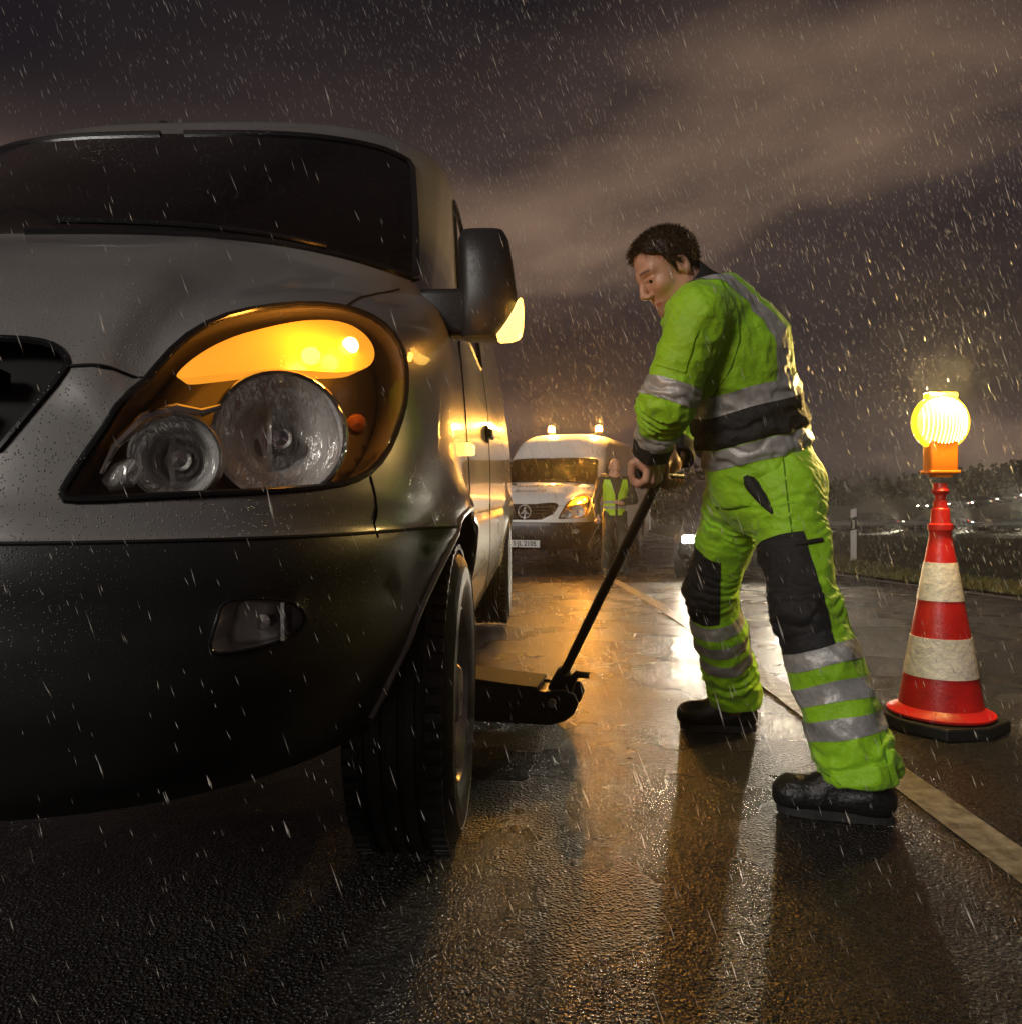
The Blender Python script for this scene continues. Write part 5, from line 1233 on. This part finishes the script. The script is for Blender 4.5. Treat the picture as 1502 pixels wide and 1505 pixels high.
is_l = np.minimum(dt, dr) - dl; is_r = np.minimum(dt, dl) - dr; is_t = np.minimum(dl, dr) - dt
def band(s, c, hw): return hw - np.abs(s - c)
wob = 0.006 * np.sin(VJ @ A(17, 11, 5)) + 0.004 * np.sin(VJ @ A(-9, 23, 14))
patch('reflective_band', VJ, QJ, np.minimum(band(sl + wob, 0.235, 0.027), is_l + 0.004), 0.0022, M['refl'], jk, nj)
patch('reflective_band', VJ, QJ, np.minimum(band(sl + wob, 0.385, 0.027), is_l + 0.004), 0.0022, M['refl'], jk, nj)
patch('reflective_band', VJ, QJ, np.minimum(band(sr + wob, 0.37, 0.027), is_r + 0.004), 0.0022, M['refl'], jk, nj)
patch('reflective_band', VJ, QJ, np.minimum(band(hs + wob, 0.285, 0.030), is_t + 0.03), 0.0022, M['refl'], jk, nj)
patch('waist_panel', VJ, QJ, np.minimum(band(hs + wob, 0.205, 0.050), is_t + 0.03), 0.0018, M['navy'], jk, nj)
patch('reflective_band', VJ, QJ, np.minimum(band(hs + wob, 0.122, 0.030), is_t + 0.03), 0.0022, M['refl'], jk, nj)
ucol = Vector(HD.world((-0.03, 0, -0.05)) - NB).normalized(); bc0 = Vector(NB) - ucol * 0.040; T4 = Matrix.Translation(bc0) @ frame(ucol).to_4x4()
b = MB(); b.lathe([(0.100, 0.0), (0.092, 0.03), (0.086, 0.06), (0.083, 0.095), (0.080, 0.108), (0.073, 0.108), (0.071, 0.09), (0.074, 0.03)], 48, T4)
b.v = [tuple(Vector(v) + Vector((math.sin(v[1] * 60 + v[2] * 40), math.cos(v[0] * 70), 0.6 * math.sin(v[0] * 50))) * 0.004) for v in b.v]; b.build('collar', M['navy'], jk, True)
lat = np.cross(axs, fwd_t); lat /= np.linalg.norm(lat); fw_ = np.cross(lat, axs); xl = (VJ - CH) @ lat; xf = (VJ - CH) @ fw_
for sg in (1, -1):
    st_ = 0.026 - np.abs(xl * sg - 0.100 - 0.05 * np.clip(hs - 0.40, 0, 1)); st_ = np.minimum(st_, hs - 0.30); st_ = np.minimum(st_, is_t + 0.035); st_ = np.minimum(st_, 0.05 - xf)
    patch('shoulder_strap', VJ, QJ, st_, 0.0020, M['refl'] if sg < 0 else M['strap'] if 'strap' in M else M['refl'], jk, nj)
# sleeve pocket
el = (LE - LS) / np.linalg.norm(LE - LS); pc_ = VJ - (LS + el * 0.115); tang = np.cross(el, A(-.55, -.83, 0)); tang /= np.linalg.norm(tang); outn = np.cross(tang, el)
pf = np.minimum(np.minimum(0.062 - np.abs(pc_ @ el), 0.045 - np.abs(pc_ @ tang)), -(pc_ @ A(.55, .83, 0)) - 0.03); patch('sleeve_pocket', VJ, QJ, pf, 0.0045, M['hivis'], jk, nj)
# cuffs
for W_, E_ in ((LW, LE), (RW, RE)):
    u_ = Vector(W_ - E_).normalized(); T4 = Matrix.Translation(Vector(W_) - u_ * 0.03) @ frame(u_).to_4x4(); r = np.random.default_rng(int(W_[1] * 100))
    b = MB(); b.lathe([(0.050, 0.0), (0.0585, 0.006), (0.060, 0.022), (0.057, 0.042), (0.059, 0.058), (0.054, 0.064), (0.044, 0.055), (0.042, 0.02)], 36, T4)
    b.v = [tuple(Vector(v) + Vector((math.sin(v[1] * 120 + v[2] * 60), math.cos(v[0] * 130), math.sin(v[0] * 90))) * 0.0025) for v in b.v]; b.build('cuff', M['navy'], jk, True)

# trousers
wt = Wrinkle(21, 7, 40, 85); wt2 = Wrinkle(22, 6, 110, 200)
legs = ((H1, K1, A1, 0.116, 0.094, 0.104), (H2, K2, A2, 0.112, 0.086, 0.096))
def leg_cloth(p, g):
    H_, K_, A_, r0, r1, r2 = g; mid = K_ + (A_ - K_) * 0.35
    d = rc(p, H_, K_, r0, r1); d = smin(d, rc(p, K_, mid, r1, r2 * 0.98), 0.04); return smin(d, rc(p, mid, A_, r2 * 0.98, r2 * 1.10), 0.03)
def trouser_f(p):
    pel = smin(rc(p, PV + A(0.0, 0, 0.06), PV - A(-0.005, 0, 0.02), 0.158, 0.155), rc(p, H1, H2, 0.114, 0.11), 0.05)
    pel = smin(pel, ell(p, PV + A(0.060, -0.01, -0.02), (0.11, 0.15, 0.12)), 0.05)
    o = pel
    for i, g in enumerate(legs):
        s, _ = along(p, [g[0], g[1], g[2]])
        kn = 0.0038 * np.sin(s / 0.030 * 2 * PI + 8 * wt(p)) * np.exp(-((s - 0.38) / 0.08) ** 2)
        an = 0.0055 * np.sin(s / 0.055 * 2 * PI + 7 * wt(p)) * np.exp(-((s - 0.80) / 0.07) ** 2)
        hp = 0.0042 * np.sin(s / 0.034 * 2 * PI + 9 * wt(p) + (p @ A(0, 9, 0))) * np.exp(-((s - 0.10) / 0.09) ** 2)
        o = smin(o, leg_cloth(p, g) + kn + an + hp, 0.035)
    o = o - 0.0125 * wt(p) - 0.0030 * wt2(p)
    for g in legs:
        u_ = (g[2] - g[1]) / np.linalg.norm(g[2] - g[1]); u_ = u_ * 0.4 + A(0, 0, -1) * 0.6; u_ /= np.linalg.norm(u_); c = (p - g[2]) @ u_ - 0.042; nr = np.linalg.norm(p - g[2], axis=1) < 0.24
        o = np.where(nr, smax(o, c, 0.012), o)
    return smax(o, p[:, 2] - 1.03, 0.01)
VT, QT = surface_nets(trouser_f, (.45, 1.95, .03), (1.18, 3.22, 1.08), 0.0048)
tr = np_obj('trousers', VT, QT, M['hivis'], man); ntr = norms(VT, QT); wobt = 0.005 * np.sin(VT @ A(19, 7, 5)) + 0.003 * np.sin(VT @ A(-29, 13, 14))
dleg = [leg_cloth(VT, g) for g in legs]
for i, g in enumerate(legs):
    s, _ = along(VT, [g[0], g[1], g[2]]); mine = dleg[1 - i] - dleg[i]
    L1 = np.linalg.norm(g[1] - g[0])
    for c in ((0.135, 0.235, 0.330) if i == 0 else (0.120, 0.205, 0.290)): patch('reflective_band', VT, QT, np.minimum(band(s + wobt, L1 + c, 0.027 if i == 0 else 0.025), mine), 0.0022, M['refl'], tr, ntr)
    # knee pad: front of the knee
    axl = (g[2] - g[0]) / np.linalg.norm(g[2] - g[0]); fr = A(-.93, .1, 0) if i == 0 else A(-.98, -.1, 0); fr = fr - axl * (fr @ axl); fr /= np.linalg.norm(fr); sd_ = np.cross(axl, fr)
    r_ = VT - (g[1]); kf = (VT - g[0]) @ axl
    ctr = g[0] + ((VT - g[0]) @ axl)[:, None] * axl; K_off = g[1] - (g[0] + ((g[1] - g[0]) @ axl) * axl); rr = VT - ctr - K_off * 0.6
    ang = np.arctan2(rr @ sd_, rr @ fr); pad = np.minimum(0.155 if i == 0 else 0.13, 1) - np.abs(s - (L1 - 0.045)); pad = np.minimum(pad, (1.20 - np.abs(ang + (0.50 if i == 0 else 0.0))) * 0.10); pad = np.minimum(pad, mine); pad = np.minimum(pad, (L1 + (0.108 if i == 0 else 0.095)) - s + wobt)
    patch('knee_pad', VT, QT, pad, 0.0035, M['navy'], tr, ntr)
# pocket edging and back pocket flap on the near leg, traced on the side the lens sees
def tr_line(pts, r):
    o = []
    for a, b in zip(pts[:-1], pts[1:]):
        for k in range(6): o.append((a[0] + (b[0] - a[0]) * k / 6, a[1] + (b[1] - a[1]) * k / 6))
    o.append(pts[-1]); pr = np.stack([CX + VT[:, 0] / VT[:, 1] * FPX, HY - (VT[:, 2] - CAMZ) / VT[:, 1] * FPX], 1); out_ = []
    for q in o:
        d = np.linalg.norm(pr - np.array(q), axis=1) + (VT[:, 1] - 2.2) * 40; k = np.argmin(d); out_.append(VT[k] + ntr[k] * 0.002)
    return out_
for pts, wd, nm in (([(1086, 672), (1093, 692), (1107, 715), (1124, 737), (1136, 755)], [0.005, 0.017, 0.022, 0.016, 0.004], 'pocket_edge'), ([(1170, 800), (1188, 797), (1208, 793)], [0.007, 0.007, 0.007], 'pocket_flap')):
    path = tr_line(pts, 0); rs = np.interp(np.linspace(0, len(wd) - 1, len(path)), range(len(wd)), wd)
    for _ in range(3): path = [path[0]] + [(path[i - 1] + path[i] + path[i + 1]) / 3 for i in range(1, len(path) - 1)] + [path[-1]]
    b = MB(); b.tube([tuple(q) for q in path], list(rs), 8); b.build(nm, M['navy'], tr, True)
# sewn seams
M['stitch'] = mat('seam_stitching', (0.10, 0.22, 0.006), 0.8)
def surf_seam(Vx, nx, pts, r, par):
    pr = np.stack([CX + Vx[:, 0] / Vx[:, 1] * FPX, HY - (Vx[:, 2] - CAMZ) / Vx[:, 1] * FPX], 1); path = []
    for q in densify(pts, 7, False):
        k = np.argmin(np.linalg.norm(pr - q, axis=1) + (Vx[:, 1] - 2.0) * 40); path.append(Vx[k] + nx[k] * 0.0004)
    for _ in range(2): path = [path[0]] + [(path[i - 1] + path[i] * 2 + path[i + 1]) / 4 for i in range(1, len(path) - 1)] + [path[-1]]
    b = MB(); b.tube([tuple(q) for q in path], r, 6); b.build('sewn_seam', M['stitch'], par, True)
surf_seam(VT, ntr, [(1150, 668), (1158, 740), (1166, 800), (1178, 838)], 0.0022, tr)
surf_seam(VT, ntr, [(1232, 860), (1262, 950), (1282, 1040), (1300, 1110), (1312, 1160)], 0.0020, tr)
surf_seam(VT, ntr, [(1204, 1130), (1240, 1158), (1300, 1166)], 0.0018, tr)
surf_seam(VJ, nj, [(1056, 405), (1082, 450), (1088, 500), (1072, 545), (1046, 585)], 0.0022, jk)
surf_seam(VJ, nj, [(1030, 600), (1044, 640), (1052, 680)], 0.0020, jk)
# boots
def boot(toe, heel, ank, seed):
    toe, heel, ank = A(*toe), A(*heel), A(*ank); d = (toe - heel); Lb = np.linalg.norm(d); d /= Lb; sd_ = np.cross(d, A(0, 0, 1)); wb = Wrinkle(seed, 5, 60, 140)
    def f(p):
        o = rc(p, heel + d * 0.055 + A(0, 0, 0.055), toe - d * 0.055 + A(0, 0, 0.048), 0.047, 0.049, A(0, 0, 1), 0.95)
        o = smin(o, ell(p, toe - d * 0.06 + A(0, 0, 0.06), (0.055, 0.052, 0.046)), 0.03)
        o = smin(o, rc(p, heel + d * 0.075 + A(0, 0, 0.08), ank, 0.050, 0.056), 0.04); o = smin(o, rc(p, ank + d * 0.02, toe - d * 0.12 + A(0, 0, 0.07), 0.045, 0.036), 0.04)
        o = o - 0.0035 * wb(p); return smax(o, 0.022 - p[:, 2], 0.006)
    lo = np.minimum(np.minimum(toe, heel), ank) - 0.12; hi = np.maximum(np.maximum(toe, heel), ank) + 0.14; lo[2] = -0.01
    V_, Q_ = surface_nets(f, lo, hi, 0.005); bt = np_obj('boot', V_, Q_, M['boot'], man)
    n = 28; out_ = []
    for k in range(n):
        t = 2 * PI * k / n; c = math.cos(t); s_ = math.sin(t); wd = 0.046 if c > 0 else 0.040
        out_.append((heel + toe) / 2 + d * (Lb / 2 - 0.012) * math.copysign(abs(c) ** 0.7, c) + sd_ * wd * (1 + 0.1 * c) * math.copysign(abs(s_) ** 0.75, s_))
    b = MB(); vs = [(q[0], q[1], z) for z in (0.002, 0.027) for q in out_]; b.add(vs, [tuple(range(n - 1, -1, -1)), tuple(range(n, 2 * n))] + [(k, (k + 1) % n, n + (k + 1) % n, n + k) for k in range(n)]); b.build('sole', M['sole'], bt)
boot((.742, 2.275, 0), (1.055, 2.165, 0), (.965, 2.195, .16), 5)
boot((.640, 3.09, 0), (.945, 3.03, 0), (.855, 3.03, .16), 6)

# ---------------------------------------------------------------- the second man, by the white van
gx2, gy2 = 1.56, 12.05; g2 = float(gz(gx2, gy2))
man2 = empty('person', (gx2, gy2, g2), 0, 'bald man in open yellow vest over dark overalls standing beside the white van', 'person')
o2 = A(gx2, gy2, g2)
M['olive'] = mat('olive_overalls', (0.035, 0.036, 0.020), 0.7, var=0.3, vscale=9, bump=0.5, bscale=60)
M['vest'] = mat('yellow_vest', (0.48, 0.78, 0.02), 0.5, var=0.08, vscale=8, bump=0.3, bscale=50)
pv2, ch2, nb2 = o2 + A(0, 0, .93), o2 + A(0, 0, 1.30), o2 + A(0, 0, 1.47)
hd2 = Head(o2 + A(0, -0.02, 1.625), (0.12, -1, -0.05), 1.0)
sL, eL, hL = o2 + A(.20, 0, 1.40), o2 + A(.29, .02, 1.13), o2 + A(.05, -.20, 1.08)
sR, eR, hR = o2 + A(-.20, 0, 1.40), o2 + A(-.285, .0, 1.12), o2 + A(-.265, -.10, .86)
def b2(p):
    d = hd2.sdf(p, nb2, 0.062); d = smin(d, rc(p, nb2, pv2, .1, .11), .04)
    for s_, e_, h_ in ((sL, eL, hL), (sR, eR, hR)): d = smin(d, rc(p, nb2 - A(0, 0, .06), s_, .06, .05), .04); d = smin(d, rc(p, s_, e_, .045, .04), .02); d = smin(d, rc(p, e_, h_, .038, .028), .02)
    for sg in (-1, 1): d = smin(d, rc(p, pv2 + A(sg * .08, 0, 0), o2 + A(sg * .13, 0, .1), .08, .045), .04)
    for c, br_ in ((hL, A(0, -1, .25)), (hR, A(.2, -1, 0))):
        nr = np.linalg.norm(p - c, axis=1) < .2
        if nr.any(): d[nr] = smin(d[nr], fist(p[nr], c + (A(-.05, -.03, 0) if c is hL else A(0, -.01, -.05)), br_, A(-1, -.3, 0) if c is hL else A(0.05, -.1, -1), 1, 1.0), .012)
    return d
V, Q = surface_nets(b2, o2 - A(.5, .45, -0.03), o2 + A(.5, .4, 1.80), 0.0075); bo2 = np_obj('body', V, Q, M['skin'], man2)
w2 = Wrinkle(31, 6, 40, 110)
def jacket2(p):
    d = rc(p, pv2 - A(0, 0, .02), ch2, .155, .185, A(0, 1, 0), .80); d = smin(d, rc(p, sL, sR, .085, .085), .08); d = smin(d, rc(p, ch2, nb2, .12, .075), .06)
    for s_, e_, h_ in ((sL, eL, hL), (sR, eR, hR)): d = smin(d, smin(rc(p, s_, e_, .078, .066), rc(p, e_, e_ + (h_ - e_) * .93, .066, .05), .03), .03)
    d = d - 0.010 * w2(p); return smax(d, p[:, 2] - (g2 + 1.49), .01)
def trou2(p):
    d = rc(p, pv2 + A(0, 0, .04), pv2 - A(0, 0, .04), .15, .15, A(0, 1, 0), .8)
    for sg in (-1, 1): d = smin(d, smin(rc(p, pv2 + A(sg * .085, 0, -.02), o2 + A(sg * .115, -.02, .5), .105, .08), rc(p, o2 + A(sg * .115, -.02, .5), o2 + A(sg * .135, .01, .08), .08, .078), .03), .03)
    return smax(d - 0.010 * w2(p), (g2 + .06) - p[:, 2], .01)
V, Q = surface_nets(jacket2, o2 - A(.5, .45, -0.7), o2 + A(.5, .4, 1.62), 0.0085); j2 = np_obj('jacket', V, Q, M['olive'], man2); n2 = norms(V, Q)
dj = rc(V, pv2 - A(0, 0, .02), ch2, .155, .185, A(0, 1, 0), .80); dj = smin(dj, rc(V, sL * .75 + sR * .25, sR * .75 + sL * .25, .085, .085), .08)
q = V - o2; vf = np.minimum(0.018 - dj, 1.455 - q[:, 2]); vf = np.minimum(vf, q[:, 2] - 0.90); vf = np.minimum(vf, .195 - np.abs(q[:, 0])); vf = np.minimum(vf, np.where(q[:, 1] < 0, np.abs(q[:, 0] - 0.01) - 0.018 - 0.32 * np.clip(q[:, 2] - 1.2, 0, 1), 1))
patch('vest', V, Q, vf, 0.007, M['vest'], man2, n2)
for zc2 in (1.10, 1.02): patch('vest_band', V, Q, np.minimum(vf, 0.020 - np.abs(q[:, 2] - zc2)), 0.010, M['refl'], man2, n2)
patch('collar', V, Q, q[:, 2] - 1.435, 0.008, M['olive'], j2, n2)
V, Q = surface_nets(trou2, o2 - A(.4, .35, -0.02), o2 + A(.4, .35, 1.05), 0.0085); np_obj('trousers', V, Q, M['olive'], man2)
for sg in (-1, 1):
    b = MB(); b.box((gx2 + sg * .145, gy2 - .07, g2 + .055), (.10, .29, .10), Matrix.Rotation(sg * .2, 3, 'Z'), .035); b.build('boot', M['boot'], man2, True)

for pr_ in (man, man2):
    for c in pr_.children: c.matrix_parent_inverse = Matrix.Translation(-pr_.location)
# ================================================================ rain and misty air
def rain(n, seed, lo, hi, lmin, lmax, r0):
    r = np.random.default_rng(seed); c = np.stack([r.uniform(lo[k], hi[k], n) for k in range(3)], 1)
    if lo[1] < 3: c[:, 1] = lo[1] + (hi[1] - lo[1]) * r.uniform(0, 1, n) ** 0.75
    keep = c[:, 2] > gz(c[:, 0], c[:, 1]) + 0.1
    lx, ly = c[:, 0] - VAN_X - 0.06, c[:, 1] - VAN_Y + 0.03; keep &= ~((np.abs(lx) < 1.02) & (ly > -0.03) & (c[:, 2] < 2.45))     # none inside the van
    keep &= np.linalg.norm(c - np.array([0, 0, CAMZ]), axis=1) > 0.42
    c = c[keep]; n = len(c); d = np.stack([0.36 + r.normal(0, .06, n), r.normal(0, .08, n), -np.ones(n)], 1); d /= np.linalg.norm(d, axis=1, keepdims=True)
    ln = (r.uniform(lmin, lmax, n) * (1 + (r.uniform(0, 1, n) > .95) * .8))[:, None]; rr = (r0 * np.clip(r.lognormal(-.25, .45, n), .3, 1.45))[:, None]
    s = np.cross(d, np.array([0, 1.0, 0])); s /= np.linalg.norm(s, axis=1, keepdims=True); t = np.cross(d, s); m_ = c + d * ln * .62
    V_ = np.stack([c, m_ + s * rr, m_ + (-.5 * s + .87 * t) * rr, m_ + (-.5 * s - .87 * t) * rr, c + d * ln], 1).reshape(-1, 3); i = np.arange(n)[:, None] * 5
    T_ = np.concatenate([i + np.array(q) for q in ((0, 1, 2), (0, 2, 3), (0, 3, 1), (4, 2, 1), (4, 3, 2), (4, 1, 3))]); return V_, T_
M['rain'] = mat('rain_water', (0.85, 0.85, 0.85), 0.12, alpha=0.55)
a_, b_ = rain(24000, 1, (-3.2, .5, -.4), (4.5, 6, 4.6), .014, .046, .0012); c_, d_ = rain(18000, 2, (-3, 6, -.5), (12, 18, 11), .04, .11, .0030)
e_, f_ = rain(3600, 3, (-.75, .45, .1), (.75, 1.15, 1.9), .005, .015, .00036)
ro = np_obj('rain', np.concatenate([a_, c_, e_]), np.concatenate([b_, d_ + len(a_), f_ + len(a_) + len(c_)]), M['rain'], None, True); tag(ro, 'falling rain drops drawn out in slanting lines', 'rain', kind='stuff')
HAZE = 0.0025
if HAZE > 0:
    hm_ = bpy.data.materials.new('rain_mist'); hm_.use_nodes = True; t = hm_.node_tree
    for n_ in list(t.nodes): t.nodes.remove(n_)
    o_ = t.nodes.new('ShaderNodeOutputMaterial'); pv_ = t.nodes.new('ShaderNodeVolumePrincipled'); pv_.inputs['Color'].default_value = (.85, .83, .82, 1); pv_.inputs['Density'].default_value = HAZE; pv_.inputs['Anisotropy'].default_value = 0.82
    t.links.new(pv_.outputs[0], o_.inputs['Volume'])
    b = MB(); b.box((60, 420, 6.0), (740, 980, 19)); ho = b.build('haze', hm_); tag(ho, 'misty rain air over the whole road', 'haze', kind='stuff')
